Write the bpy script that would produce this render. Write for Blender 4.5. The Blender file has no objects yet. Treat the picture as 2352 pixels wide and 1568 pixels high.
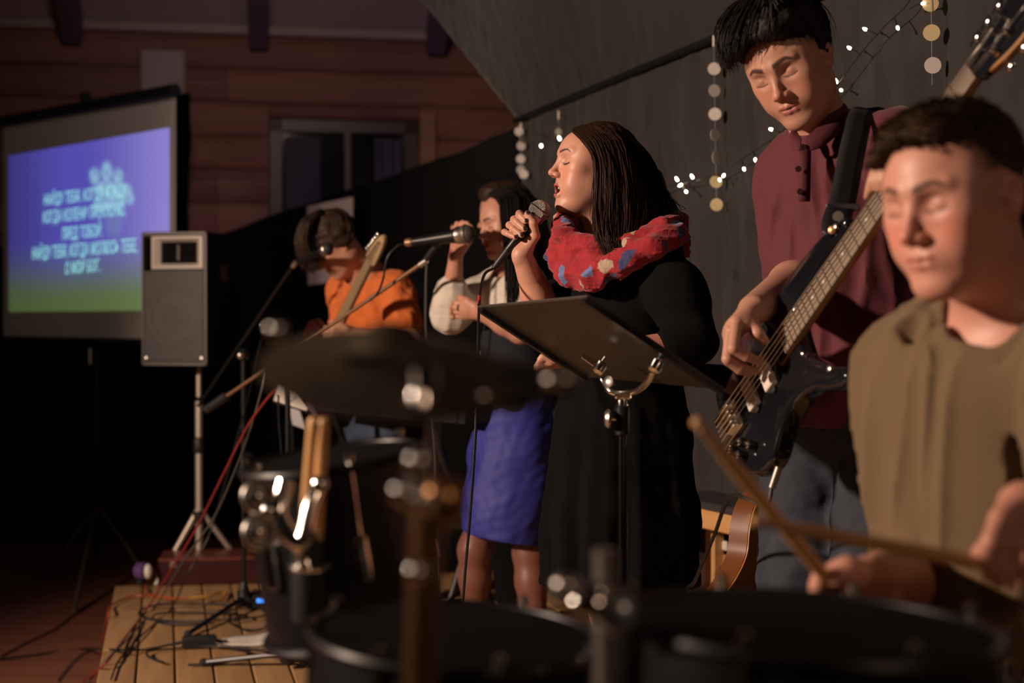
import bpy, math, random
import numpy as np
from mathutils import Vector, Matrix

rnd = random.Random(7)
SC = bpy.context.scene
COL = SC.collection
# ------------------------------------------------------------------ camera
FPX = 2352 * 50.0 / 36.0          # focal length in pixels of the 2352 x 1568 frame
CAMZ = 1.17                       # camera height above the stage boards
PITCH = math.atan(34.0 / FPX)
cam_data = bpy.data.cameras.new('camera'); cam = bpy.data.objects.new('camera', cam_data); COL.objects.link(cam)
cam.location = (0, 0, CAMZ); cam.rotation_euler = (math.pi / 2 - PITCH, 0, 0)
cam_data.lens = 50.0; cam_data.sensor_width = 36.0
cam_data.clip_start = 0.05; cam_data.clip_end = 60
cam_data.dof.use_dof = True; cam_data.dof.focus_distance = 3.25; cam_data.dof.aperture_fstop = 2.5
SC.camera = cam
# ------------------------------------------------------------------ world, exposure
w = bpy.data.worlds.new('world'); SC.world = w; w.use_nodes = True
w.node_tree.nodes['Background'].inputs[0].default_value = (0.30, 0.22, 0.28, 1)
w.node_tree.nodes['Background'].inputs[1].default_value = 0.009
vs = SC.view_settings
vs.view_transform = 'Standard'; vs.look = 'None'; vs.exposure = 0.0; vs.gamma = 1.0
try: vs.use_curve_mapping = False
except Exception: pass
# ------------------------------------------------------------------ lights of the hall
def spot(name, loc, target, power, color, size, blend, radius):
    l = bpy.data.lights.new(name, 'SPOT'); o = bpy.data.objects.new(name, l); COL.objects.link(o)
    l.energy = power; l.color = color; l.spot_size = math.radians(size); l.spot_blend = blend; l.shadow_soft_size = radius
    o.location = loc
    o.rotation_euler = (Vector(target) - Vector(loc)).to_track_quat('-Z', 'Y').to_euler()
    return o
def point(name, loc, power, color, radius):
    l = bpy.data.lights.new(name, 'POINT'); o = bpy.data.objects.new(name, l); COL.objects.link(o)
    l.energy = power; l.color = color; l.shadow_soft_size = radius; o.location = loc
    return o
KEY = (1.0, .73, .55)
spot('stage_spot', (-4.0, 1.2, 2.5), (.2, 4.1, .85), 1250, KEY, 80, .6, .13)
spot('side_lamp', (2.4, -1.8, 2.6), (.7, 2.4, 1.1), 65, (1.0, .62, .42), 60, .7, .25)
spot('hall_lamp', (-1.0, 4.6, 3.4), (-.6, 9.6, 2.5), 85, (1.0, .72, .66), 76, .9, .30)
spot('screen_spill', (-1.2, 1.6, 2.9), (-2.42, 8.05, 1.70), 60, (1.0, .90, .78), 17, .3, .02)  # unseen spot at the projector's place, added to light the screen border
point('purple_lamp', (-.75, 9.3, 1.6), 1.2, (.45, .10, 1.0), .06)
point('wall_glow', (-2.0, 9.28, 1.3), 1.2, (.75, .12, .45), .05)


# ------------------------------------------------------------------ helpers
def V(*a): return np.array(a, float)
def P(px, py, d):
    "world point seen at pixel (px, py) of the 2352 x 1568 photograph, d metres in front of the lens"
    x = (px - 1176) / FPX * d; u = (784 - py) / FPX * d
    c, s = math.cos(PITCH), math.sin(PITCH)
    return np.array([x, d * c + u * s, CAMZ - d * s + u * c])
def nrm(v):
    v = np.asarray(v, float); return v / (np.linalg.norm(v) + 1e-12)

def tag(o, label=None, cat=None, group=None, kind=None):
    if label: o['label'] = label
    if cat: o['category'] = cat
    if group: o['group'] = group
    if kind: o['kind'] = kind
    return o
def empty(name, loc=(0, 0, 0), parent=None):
    o = bpy.data.objects.new(name, None); COL.objects.link(o); o.location = loc
    o.empty_display_size = 0.05
    if parent is not None: put(o, parent)
    return o
def put(o, parent):
    "parent o, keeping its world position (parents are never rotated or scaled)"
    o.parent = parent
    q = Vector((0, 0, 0)); p = parent
    while p is not None: q += p.location + (p.matrix_parent_inverse.translation if p.parent else Vector((0, 0, 0))); p = p.parent
    o.matrix_parent_inverse = Matrix.Translation(-q)
    return o

# ---- materials
MATS = {}
def srgb(h):
    if isinstance(h, str):
        h = h.lstrip('#'); c = [int(h[i:i + 2], 16) / 255 for i in (0, 2, 4)]
    else: c = [v / 255 for v in h]
    return tuple(v / 12.92 if v <= 0.04045 else ((v + 0.055) / 1.055) ** 2.4 for v in c) + (1,)
def mat(name, col=(0.5, 0.5, 0.5), rough=0.5, metal=0.0, noise=None, bump=None, emit=None, spec=0.5, attr=False, sheen=0.0, coat=0.0, sss=0.0, alpha=None):
    """noise=(scale, amount, second colour, stretch); bump=(scale, strength, distance)"""
    if name in MATS: return MATS[name]
    m = bpy.data.materials.new(name); m.use_nodes = True; MATS[name] = m
    nt = m.node_tree; N = nt.nodes; L = nt.links; b = N['Principled BSDF']
    c = tuple(col) + ((1,) if len(col) == 3 else ())
    b.inputs['Base Color'].default_value = c
    b.inputs['Roughness'].default_value = rough; b.inputs['Metallic'].default_value = metal
    b.inputs['Specular IOR Level'].default_value = spec
    if sheen: b.inputs['Sheen Weight'].default_value = sheen; b.inputs['Sheen Roughness'].default_value = 0.5
    if coat: b.inputs['Coat Weight'].default_value = coat; b.inputs['Coat Roughness'].default_value = 0.08
    if sss:
        b.inputs['Subsurface Weight'].default_value = sss; b.inputs['Subsurface Radius'].default_value = (1.0, 0.35, 0.2); b.inputs['Subsurface Scale'].default_value = 0.006
    src = None
    if attr:
        a = N.new('ShaderNodeAttribute'); a.attribute_name = 'Col'; src = a.outputs['Color']
    if noise or bump: tc = N.new('ShaderNodeTexCoord')
    if noise:
        mp = N.new('ShaderNodeMapping'); L.new(tc.outputs['Object'], mp.inputs[0])
        mp.inputs['Scale'].default_value = noise[3] if len(noise) > 3 else (1, 1, 1)
        if len(noise) > 4: mp.inputs['Rotation'].default_value = noise[4]
        n = N.new('ShaderNodeTexNoise'); n.inputs['Scale'].default_value = noise[0]; n.inputs['Detail'].default_value = 5
        L.new(mp.outputs[0], n.inputs['Vector'])
        rp = N.new('ShaderNodeValToRGB'); rp.color_ramp.elements[0].position = 0.35; rp.color_ramp.elements[1].position = 0.65
        rp.color_ramp.elements[0].color = (0, 0, 0, 1); rp.color_ramp.elements[1].color = (noise[1],) * 3 + (1,)
        L.new(n.outputs['Fac'], rp.inputs[0])
        mx = N.new('ShaderNodeMix'); mx.data_type = 'RGBA'
        L.new(rp.outputs[0], mx.inputs['Factor'])
        if src is not None: L.new(src, mx.inputs['A'])
        else: mx.inputs['A'].default_value = c
        mx.inputs['B'].default_value = tuple(noise[2]) + ((1,) if len(noise[2]) == 3 else ())
        src = mx.outputs['Result']
    if src is not None: L.new(src, b.inputs['Base Color'])
    if bump:
        n2 = N.new('ShaderNodeTexNoise'); n2.inputs['Scale'].default_value = bump[0]; n2.inputs['Detail'].default_value = 3
        if len(bump) > 3:
            m2 = N.new('ShaderNodeMapping'); L.new(tc.outputs['Object'], m2.inputs[0]); m2.inputs['Scale'].default_value = bump[3]; L.new(m2.outputs[0], n2.inputs['Vector'])
        else: L.new(tc.outputs['Object'], n2.inputs['Vector'])
        bp = N.new('ShaderNodeBump'); bp.inputs['Strength'].default_value = bump[1]; bp.inputs['Distance'].default_value = bump[2]
        L.new(n2.outputs['Fac'], bp.inputs['Height']); L.new(bp.outputs[0], b.inputs['Normal'])
    if emit:
        b.inputs['Emission Color'].default_value = tuple(emit[0]) + (1,); b.inputs['Emission Strength'].default_value = emit[1]
    return m

# ---- numpy mesh -> object
def np_mesh(name, Vv, F, m, parent=None, col=None, smooth=True):
    "F: (n,4) or (n,3) array, or a list of index tuples"
    me = bpy.data.meshes.new(name)
    Vv = np.asarray(Vv, np.float32)
    if isinstance(F, np.ndarray):
        k = F.shape[1]
        me.vertices.add(len(Vv)); me.vertices.foreach_set('co', Vv.ravel())
        me.loops.add(F.size); me.loops.foreach_set('vertex_index', F.astype(np.int32).ravel())
        me.polygons.add(len(F)); me.polygons.foreach_set('loop_start', np.arange(0, F.size, k, dtype=np.int32))
        me.update(calc_edges=True)
    else:
        me.from_pydata(Vv.tolist(), [], F); me.update()
    if smooth: me.polygons.foreach_set('use_smooth', np.ones(len(me.polygons), bool))
    if col is not None:
        a = me.color_attributes.new('Col', 'FLOAT_COLOR', 'POINT')
        c = np.ones((len(Vv), 4), np.float32); c[:, :3] = col; a.data.foreach_set('color', c.ravel())
    o = bpy.data.objects.new(name, me); COL.objects.link(o)
    if m is not None: me.materials.append(m)
    if parent is not None: put(o, parent)
    return o

class MB:
    "collects simple shapes; build() links them as one mesh object"
    def __init__(s): s.v = []; s.f = []; s.n = 0
    def add(s, vs, fs):
        vs = np.asarray(vs, float); s.v.append(vs); s.f += [tuple(i + s.n for i in f) for f in fs]; s.n += len(vs); return s
    def box(s, c, size, R=None, bev=0.0):
        hx, hy, hz = [q / 2 for q in size]
        if bev <= 0:
            vs = np.array([(x, y, z) for z in (-hz, hz) for y in (-hy, hy) for x in (-hx, hx)])
            fs = [(0, 2, 3, 1), (4, 5, 7, 6), (0, 1, 5, 4), (2, 6, 7, 3), (0, 4, 6, 2), (1, 3, 7, 5)]
        else:
            b = min(bev, hx * .99, hy * .99, hz * .99)
            vs = []; idx = {}
            for sx in (-1, 1):
                for sy in (-1, 1):
                    for sz in (-1, 1):
                        for ax in range(3):
                            p = [sx * (hx - b), sy * (hy - b), sz * (hz - b)]
                            p[ax] = (sx * hx, sy * hy, sz * hz)[ax]
                            idx[(sx, sy, sz, ax)] = len(vs); vs.append(p)
            fs = []
            for ax in range(3):
                o1, o2 = [a for a in range(3) if a != ax]
                for sg in (-1, 1):
                    q = []
                    for (a1, a2) in ((-1, -1), (1, -1), (1, 1), (-1, 1)):
                        k = [0, 0, 0]; k[ax] = sg; k[o1] = a1; k[o2] = a2; q.append(idx[(k[0], k[1], k[2], ax)])
                    fs.append(tuple(q))
            for ax in range(3):
                o1, o2 = [a for a in range(3) if a != ax]
                for a1 in (-1, 1):
                    for a2 in (-1, 1):
                        k0 = [0, 0, 0]; k0[ax] = -1; k0[o1] = a1; k0[o2] = a2
                        k1 = list(k0); k1[ax] = 1
                        fs.append((idx[(*k0, o1)], idx[(*k1, o1)], idx[(*k1, o2)], idx[(*k0, o2)]))
            for sx in (-1, 1):
                for sy in (-1, 1):
                    for sz in (-1, 1): fs.append(tuple(idx[(sx, sy, sz, ax)] for ax in range(3)))
            vs = np.array(vs)
        if R is not None: vs = vs @ np.asarray(R).T
        return s.add(vs + np.asarray(c, float), fs)
    def tube(s, pts, r, n=8, cap=True, smooth=0):
        pts = np.asarray(pts, float)
        if smooth: pts, r = spline(pts, smooth), (np.interp(np.linspace(0, 1, (len(pts) - 1) * smooth + 1), np.linspace(0, 1, len(r)), r) if hasattr(r, '__len__') else r)
        m = len(pts); rr = np.full(m, r) if not hasattr(r, '__len__') else np.asarray(r, float)
        T = np.gradient(pts, axis=0); T /= (np.linalg.norm(T, axis=1, keepdims=True) + 1e-12)
        u = np.cross(T[0], (0, 0, 1.0)); 
        if np.linalg.norm(u) < 1e-3: u = np.cross(T[0], (1.0, 0, 0))
        u = nrm(u); vs = []
        an = np.arange(n) * 2 * np.pi / n
        for i in range(m):
            u = nrm(u - T[i] * (u @ T[i])); w_ = np.cross(T[i], u)
            vs.append(pts[i] + rr[i] * (np.cos(an)[:, None] * u + np.sin(an)[:, None] * w_))
        fs = [(i * n + j, i * n + (j + 1) % n, (i + 1) * n + (j + 1) % n, (i + 1) * n + j) for i in range(m - 1) for j in range(n)]
        if cap: fs += [tuple(range(n))[::-1], tuple((m - 1) * n + j for j in range(n))]
        return s.add(np.concatenate(vs), fs)
    def lathe(s, c, axis, prof, n=24, capped=True):
        "prof: list of (r, h) along axis from c"
        a = nrm(axis); u = np.cross(a, (0, 0, 1.0))
        if np.linalg.norm(u) < 1e-3: u = np.cross(a, (1.0, 0, 0))
        u = nrm(u); w_ = np.cross(a, u); an = np.arange(n) * 2 * np.pi / n
        vs = [np.asarray(c) + h * a + r * (np.cos(an)[:, None] * u + np.sin(an)[:, None] * w_) for r, h in prof]
        m = len(prof)
        fs = [(i * n + j, i * n + (j + 1) % n, (i + 1) * n + (j + 1) % n, (i + 1) * n + j) for i in range(m - 1) for j in range(n)]
        if capped: fs += [tuple(range(n))[::-1], tuple((m - 1) * n + j for j in range(n))]
        return s.add(np.concatenate(vs), fs)
    def prism(s, poly, z0, z1, M=None, bev=0.0):
        "poly: list of (x, y) counter-clockwise, extruded z0..z1, placed with 4x4 M"
        poly = np.asarray(poly, float); n = len(poly); rings = []
        if bev > 0:
            nx = np.roll(poly, -1, 0) - np.roll(poly, 1, 0); nn = np.stack([nx[:, 1], -nx[:, 0]], 1); nn /= np.linalg.norm(nn, axis=1, keepdims=True) + 1e-12
            ins = poly - nn * bev; mid = poly - nn * bev * 0.3
            rings = [(ins, z0), (mid, z0 + bev * 0.3), (poly, z0 + bev), (poly, z1 - bev), (mid, z1 - bev * 0.3), (ins, z1)]
        else: rings = [(poly, z0), (poly, z1)]
        vs = np.concatenate([np.c_[p, np.full(n, z)] for p, z in rings]); m = len(rings)
        fs = [(i * n + j, i * n + (j + 1) % n, (i + 1) * n + (j + 1) % n, (i + 1) * n + j) for i in range(m - 1) for j in range(n)]
        fs += [tuple(range(n))[::-1], tuple((m - 1) * n + j for j in range(n))]
        if M is not None: vs = vs @ M[:3, :3].T + M[:3, 3]
        return s.add(vs, fs)
    def sphere(s, c, r, n=12, m=8, R=None):
        r = np.asarray(r, float) * np.ones(3); vs = [(0, 0, -1)]
        for i in range(1, m):
            t = -np.pi / 2 + np.pi * i / m
            vs += [(np.cos(t) * np.cos(2 * np.pi * j / n), np.cos(t) * np.sin(2 * np.pi * j / n), np.sin(t)) for j in range(n)]
        vs.append((0, 0, 1)); vs = np.array(vs) * r
        fs = [(0, 1 + (j + 1) % n, 1 + j) for j in range(n)]
        for i in range(m - 2):
            fs += [(1 + i * n + j, 1 + i * n + (j + 1) % n, 1 + (i + 1) * n + (j + 1) % n, 1 + (i + 1) * n + j) for j in range(n)]
        e = len(vs) - 1; fs += [(e, 1 + (m - 2) * n + j, 1 + (m - 2) * n + (j + 1) % n) for j in range(n)]
        if R is not None: vs = vs @ np.asarray(R).T
        return s.add(vs + np.asarray(c), fs)
    def torus(s, c, axis, R_, r, n=24, k=8):
        a = nrm(axis); u = np.cross(a, (0, 0, 1.0))
        if np.linalg.norm(u) < 1e-3: u = np.cross(a, (1.0, 0, 0))
        u = nrm(u); w_ = np.cross(a, u); vs = []
        for i in range(n):
            t = 2 * np.pi * i / n; dr = np.cos(t) * u + np.sin(t) * w_
            for j in range(k):
                q = 2 * np.pi * j / k; vs.append(np.asarray(c) + (R_ + r * np.cos(q)) * dr + r * np.sin(q) * a)
        fs = [(i * k + j, ((i + 1) % n) * k + j, ((i + 1) % n) * k + (j + 1) % k, i * k + (j + 1) % k) for i in range(n) for j in range(k)]
        return s.add(vs, fs)
    def grid(s, pts):
        "pts: (n, m, 3) open sheet"
        n, m = pts.shape[:2]
        return s.add(pts.reshape(-1, 3), [(i * m + j, (i + 1) * m + j, (i + 1) * m + j + 1, i * m + j + 1) for i in range(n - 1) for j in range(m - 1)])
    def build(s, name, m, parent=None, smooth=True, angle=None):
        vs = np.concatenate(s.v)
        o = np_mesh(name, vs, s.f, m, parent, smooth=False)
        if smooth:
            o.data.polygons.foreach_set('use_smooth', np.ones(len(o.data.polygons), bool))
            try: o.data.set_sharp_from_angle(angle=math.radians(angle or 40))
            except Exception: pass
        return o

def spline(pts, k=8):
    "Catmull-Rom through pts, k steps per span"
    p = np.asarray(pts, float); n = len(p)
    q = np.vstack([2 * p[0] - p[1], p, 2 * p[-1] - p[-2]]); out = []
    for i in range(n - 1):
        a, b, c, d = q[i], q[i + 1], q[i + 2], q[i + 3]
        for t in np.arange(k) / k:
            out.append(0.5 * ((2 * b) + (c - a) * t + (2 * a - 5 * b + 4 * c - d) * t * t + (3 * b - a - 3 * c + d) * t ** 3))
    out.append(p[-1]); return np.array(out)
def frame(z, x):
    "rotation matrix (columns x, y, z) from a z direction and an approximate x direction"
    z = nrm(z); x = np.asarray(x, float); x = nrm(x - z * (x @ z)); y = np.cross(z, x)
    return np.stack([x, y, z], 1)
def mat4(R, t):
    M = np.eye(4); M[:3, :3] = R; M[:3, 3] = t; return M

# ---- signed distance modelling for bodies, hair and clothes
def smin(a, b, k):
    h = np.clip(0.5 + 0.5 * (b - a) / k, 0, 1); return b + (a - b) * h - k * h * (1 - h)
class Sdf:
    def __init__(s, prims=None): s.p = list(prims or [])
    def cap(s, a, b, ra, rb=None, k=0.01, op=1):
        s.p.append(('c', np.asarray(a, float), np.asarray(b, float), ra, ra if rb is None else rb, k, op)); return s
    def chain(s, pts, rs, k=0.01, op=1):
        for i in range(len(pts) - 1): s.cap(pts[i], pts[i + 1], rs[i], rs[i + 1], k, op)
        return s
    def ell(s, c, r, R=None, k=0.01, op=1):
        s.p.append(('e', np.asarray(c, float), np.asarray(r, float) * np.ones(3), np.eye(3) if R is None else np.asarray(R, float), None, k, op)); return s
    def box(s, c, size, R=None, rad=0.005, k=0.01, op=1):
        s.p.append(('b', np.asarray(c, float), np.asarray(size, float) / 2 - rad, np.eye(3) if R is None else np.asarray(R, float), rad, k, op)); return s
    def ev1(s, q, X):
        if q[0] == 'c':
            ab = q[2] - q[1]; t = np.clip(((X - q[1]) @ ab) / (ab @ ab + 1e-12), 0, 1)
            dv = X - q[1] - t[:, None] * ab
            return np.sqrt(np.einsum('ij,ij->i', dv, dv)) - (q[3] + t * (q[4] - q[3]))
        Y = (X - q[1]) @ q[3]
        if q[0] == 'e':
            a = Y / q[2]; k0 = np.sqrt((a * a).sum(1)); k1 = np.sqrt(((a / q[2]) ** 2).sum(1)) + 1e-9
            return np.where(k0 < 1e-6, -q[2].min(), k0 * (k0 - 1) / k1)
        b = np.abs(Y) - q[2]
        return np.sqrt((np.maximum(b, 0) ** 2).sum(1)) + np.minimum(b.max(1), 0) - q[4]
    def ev(s, X, keep=None):
        d = np.full(len(X), 10.0)
        for i, q in enumerate(s.p):
            if keep is not None and not keep[i]: continue
            di = s.ev1(q, X); k = max(q[5], 1e-5)
            d = smin(d, di, k) if q[6] > 0 else -smin(-d, di, k)
        return d
    def bounds(s, pad=0.02):
        lo, hi = [], []
        for q in s.p:
            if q[6] < 0: continue
            if q[0] == 'c':
                for c, r in ((q[1], q[3]), (q[2], q[4])): lo.append(c - r); hi.append(c + r)
            else:
                r = np.abs(q[3]) @ (q[2] + (q[4] if q[0] == 'b' else 0)); lo.append(q[1] - r); hi.append(q[1] + r)
        return np.min(lo, 0) - pad, np.max(hi, 0) + pad
    def mesh(s, h, lo=None, hi=None, disp=None, amp=0.0, B=10, cut=None):
        """surface nets at cell size h; disp(X, d) may add relief up to amp; cut(X) is a distance to keep d=max(d,cut)"""
        l0, h0 = s.bounds(0.01 + amp)
        lo = l0 if lo is None else np.maximum(lo, l0); hi = h0 if hi is None else np.minimum(hi, h0)
        n = np.ceil((hi - lo) / h).astype(int) + 1; nb = -(-n // B); n = nb * B
        F = np.full(n, 1.0, np.float32)
        bc = np.stack(np.meshgrid(*[np.arange(k) for k in nb], indexing='ij'), -1).reshape(-1, 3)
        C = lo + (bc * B + (B - 1) / 2) * h; R = h * B * 0.5 * 1.7321
        D = np.stack([s.ev1(q, C) for q in s.p]); ops = np.array([q[6] for q in s.p]); ks = np.array([q[5] for q in s.p]); km = ks.max()
        Dp = np.where(ops[:, None] > 0, D, 9); dm = Dp.min(0)
        off = np.stack(np.meshgrid(*[np.arange(B)] * 3, indexing='ij'), -1).reshape(-1, 3) * h
        for i in range(len(bc)):
            a = bc[i] * B; sl = tuple(slice(a[j], a[j] + B) for j in range(3))
            if dm[i] > R * 1.05 + km * .5 + amp: continue
            if dm[i] < -(R * 1.1 + amp) and D[ops < 0, i].min(initial=9) > R * 1.2 + km and cut is None:
                F[sl] = -1.0; continue
            keep = np.where(ops > 0, D[:, i] < np.maximum(dm[i], -R) + 2.1 * R + ks * 1.2 + amp, D[:, i] < R * 1.2 + ks * 1.2)
            X = lo + a * h + off
            d = s.ev(X, keep)
            if disp is not None: d = disp(X, d)
            if cut is not None: d = np.maximum(d, cut(X))
            F[sl] = d.reshape(B, B, B)
        return surface_nets(F, lo, h)
def surface_nets(F, lo, h):
    nx, ny, nz = F.shape; S = F < 0; cells = []; poss = []; quads = []; base = 0
    strides = np.array([ny * nz, nz, 1])
    for ax in range(3):
        a = [slice(None)] * 3; b = [slice(None)] * 3; a[ax] = slice(0, -1); b[ax] = slice(1, None)
        cr = S[tuple(a)] != S[tuple(b)]
        I = np.argwhere(cr)
        o1, o2 = (ax + 1) % 3, (ax + 2) % 3
        ok = (I[:, o1] > 0) & (I[:, o2] > 0) & (I[:, o1] < F.shape[o1] - 1) & (I[:, o2] < F.shape[o2] - 1)
        I = I[ok]
        if len(I) == 0: continue
        J = I.copy(); J[:, ax] += 1
        f0 = F[I[:, 0], I[:, 1], I[:, 2]]; f1 = F[J[:, 0], J[:, 1], J[:, 2]]
        p = I.astype(float); p[:, ax] += f0 / (f0 - f1)
        ids = []
        for (d1, d2) in ((0, 0), (-1, 0), (-1, -1), (0, -1)):
            K = I.copy(); K[:, o1] += d1; K[:, o2] += d2; ids.append(K @ strides)
        ids = np.stack(ids, 1); flip = f0 > 0
        ids[flip] = ids[flip][:, ::-1]
        quads.append(ids[:, ::-1]); cells.append(ids.ravel()); poss.append(np.repeat(p, 4, 0) if True else p)
    quads = np.concatenate(quads); cid = quads.ravel()
    allc = np.concatenate(cells); allp = np.concatenate(poss)
    u, inv = np.unique(allc, return_inverse=True); cnt = np.bincount(inv)
    Vv = np.stack([np.bincount(inv, allp[:, j]) / cnt for j in range(3)], 1)
    Q = np.searchsorted(u, quads)
    return lo + Vv * h, Q[:, ::-1]
def join_np(parts):
    "parts: list of (V, F, col) -> one (V, F, col)"
    Vs, Fs, Cs, n = [], [], [], 0
    for v, f, c in parts: Vs.append(v); Fs.append(f + n); Cs.append(np.broadcast_to(c, (len(v), 3))); n += len(v)
    return np.concatenate(Vs), np.concatenate(Fs), np.concatenate(Cs)
_ph = np.random.RandomState(3).uniform(0, 6.28, (64,)); _dr = np.random.RandomState(5).normal(size=(64, 3)); _dr /= np.linalg.norm(_dr, axis=1, keepdims=True)
def wav(X, freq, seed=0, n=4, stretch=(1, 1, 1)):
    "cheap smooth noise, about -1..1"
    X = X * np.asarray(stretch, float); a = 0
    for i in range(n):
        j = (seed * 7 + i) % 64
        w_ = np.sin(X @ (_dr[j] * freq * (1 + 0.37 * i)) + _ph[j] + 1.3 * np.sin(X @ (_dr[(j + 11) % 64] * freq * 0.6) + _ph[(j + 5) % 64]))
        a = a + w_ / (1 + 0.4 * i)
    return a / sum(1 / (1 + 0.4 * i) for i in range(n))
def sm(x, a, b):
    t = np.clip((x - a) / (b - a), 0, 1); return t * t * (3 - 2 * t)

# ------------------------------------------------------------------ people: head, hands, limbs
def head_frame(center, fwd, roll=0.0, scale=1.0):
    "frame at the middle between the ears: x = the person's right, y = forward, z = up; roll tips the crown to the person's right"
    f = nrm(fwd); up = np.array([0, 0, 1.0]); x = nrm(np.cross(f, up)); z = np.cross(x, f)
    c, s = math.cos(roll), math.sin(roll)
    x2 = x * c - z * s; z2 = z * c + x * s
    return dict(R=np.stack([x2, f, z2], 1), o=np.asarray(center, float), s=scale)
def hp(H, *p): return H['o'] + H['R'] @ (np.asarray(p, float) * H['s'])
def hloc(H, X): return ((X - H['o']) @ H['R']) / H['s']

def add_head(S, H, open_=0.0, male=False, lids=0.0, ears=True, full=1.0, crown=1.0):
    """open_: jaw drop in metres; lids 0 = closed"""
    s = H['s']; R = H['R']
    def E(c, r, k=0.02, op=1, rot=None):
        S.ell(hp(H, *c), np.asarray(r) * s, R if rot is None else R @ rot, k * s, op)
    def Cc(a, b, ra, rb=None, k=0.01, op=1):
        S.cap(hp(H, *a), hp(H, *b), ra * s, (ra if rb is None else rb) * s, k * s, op)
    jz = -open_
    E((0, -.012, .050 * crown), (.0735, .0935, .080 * crown), .02)                 # cranium
    E((0, .030, .040 * crown), (.064, .064, .062 * crown), .02)                    # forehead
    E((0, .032, -.012), (.0605 * full, .060, .072), .025)          # mid face
    E((0, .040, -.052 + jz * .6), (.050 * full, .044, .046), .022) # jaw
    if male:
        Cc((-.046, .004, -.058), (-.018, .068, -.088), .017, .014, .022)
        Cc((.046, .004, -.058), (.018, .068, -.088), .017, .014, .022)
        E((0, .077, -.086), (.022, .016, .017), .014)
    else:
        Cc((-.046, .008, -.050 + jz * .4), (-.014, .068, -.083 + jz), .018, .014, .02)
        Cc((.046, .008, -.050 + jz * .4), (.014, .068, -.083 + jz), .018, .014, .02)
        E((0, .075, -.084 + jz), (.017, .015, .016), .014)
    E((0, .000, -.028), (.0625 * full, .052, .060), .03)             # sides of the jaw
    for sx in (-1, 1):
        E((sx * .050, .030, .026), (.021, .034, .034), .02)
        E((sx * .038, .030, -.038 + jz * .4), (.026, .036, .036), .025)
        E((sx * .042, .058, -.006), (.022, .020, .020), .022)      # cheekbone
        E((sx * .034, .060, -.038 + jz * .5), (.022, .022, .026), .02)
        Cc((sx * .010, .087, .0345), (sx * .044, .072, .037), .0085 if male else .0065, .007, .012)  # brow ridge
        E((sx * .0325, .0970 if male else .0985, .0140), (.0190, .017, .0130), .012, -1)       # socket
        E((sx * .0320, .0690 if male else .0705, .0125), (.0158, .0152, .0128), .003)          # eyeball under its lid
        Cc((sx * .0185, .0815, .0095), (sx * .0465, .0735, .0088), .0022, .0020, .0035)   # lower lid edge
    E((0, .030, -.082 + jz * .8), (.036, .042, .026), .03)
    # nose
    Cc((0, .084, .026), (0, .1065, -.015), .0068, .0078, .010)
    E((0, .1085, -.0195), (.0090, .0105, .0085), .008)
    for sx in (-1, 1):
        E((sx * .0115, .0975, -.0240), (.0075, .0105, .0072), .006)
        E((sx * .0056, .1060, -.0310), (.0034, .0052, .0036), .003, -1)
    # mouth region
    E((0, .072, -.051 + jz * .5), (.030, .022, .026), .014)
    m = -.0535; lt = .74 if male else .95
    for sx in (-1, 1):
        Cc((0, .0950, m + .0040), (sx * .013, .0905, m + .0042), .0052 * lt, .0045 * lt, .005)
        Cc((sx * .013, .0905, m + .0042), (sx * (.0245 - open_ * .25), .0800, m + jz * .45), .0045, .0025, .005)
        Cc((0, .0925, m - .0060 + jz), (sx * .012, .0885, m - .0055 + jz), .0060 * lt, .0053 * lt, .005)
        Cc((sx * .012, .0885, m - .0055 + jz), (sx * (.0245 - open_ * .25), .0800, m - .001 + jz * .5), .0055, .0025, .005)
    if open_ > .003:
        E((0, .088, m + jz * .5 - .0005), (.0185, .034, .0035 + open_ * .47), .003, -1)
    else:
        E((0, .1010, m - .0005), (.023, .0125, .0011), .003, -1)
    if ears:
        for sx in (-1, 1):
            rot = np.array([[math.cos(.35 * sx), -math.sin(.35 * sx), 0], [math.sin(.35 * sx), math.cos(.35 * sx), 0], [0, 0, 1]])
            rot = rot @ np.array([[1, 0, 0], [0, math.cos(.2), -math.sin(.2)], [0, math.sin(.2), math.cos(.2)]])
            E((sx * .0745, -.012, .003), (.0065, .0170, .0280), .006, 1, rot)
            E((sx * .0805, -.009, .006), (.0050, .0105, .0180), .004, -1, rot)
            E((sx * .0735, -.006, -.018), (.0055, .0090, .0100), .006, 1, rot)
            E((sx * .0745, .001, .0), (.0045, .0050, .0070), .005, 1, rot)
    return S

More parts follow.
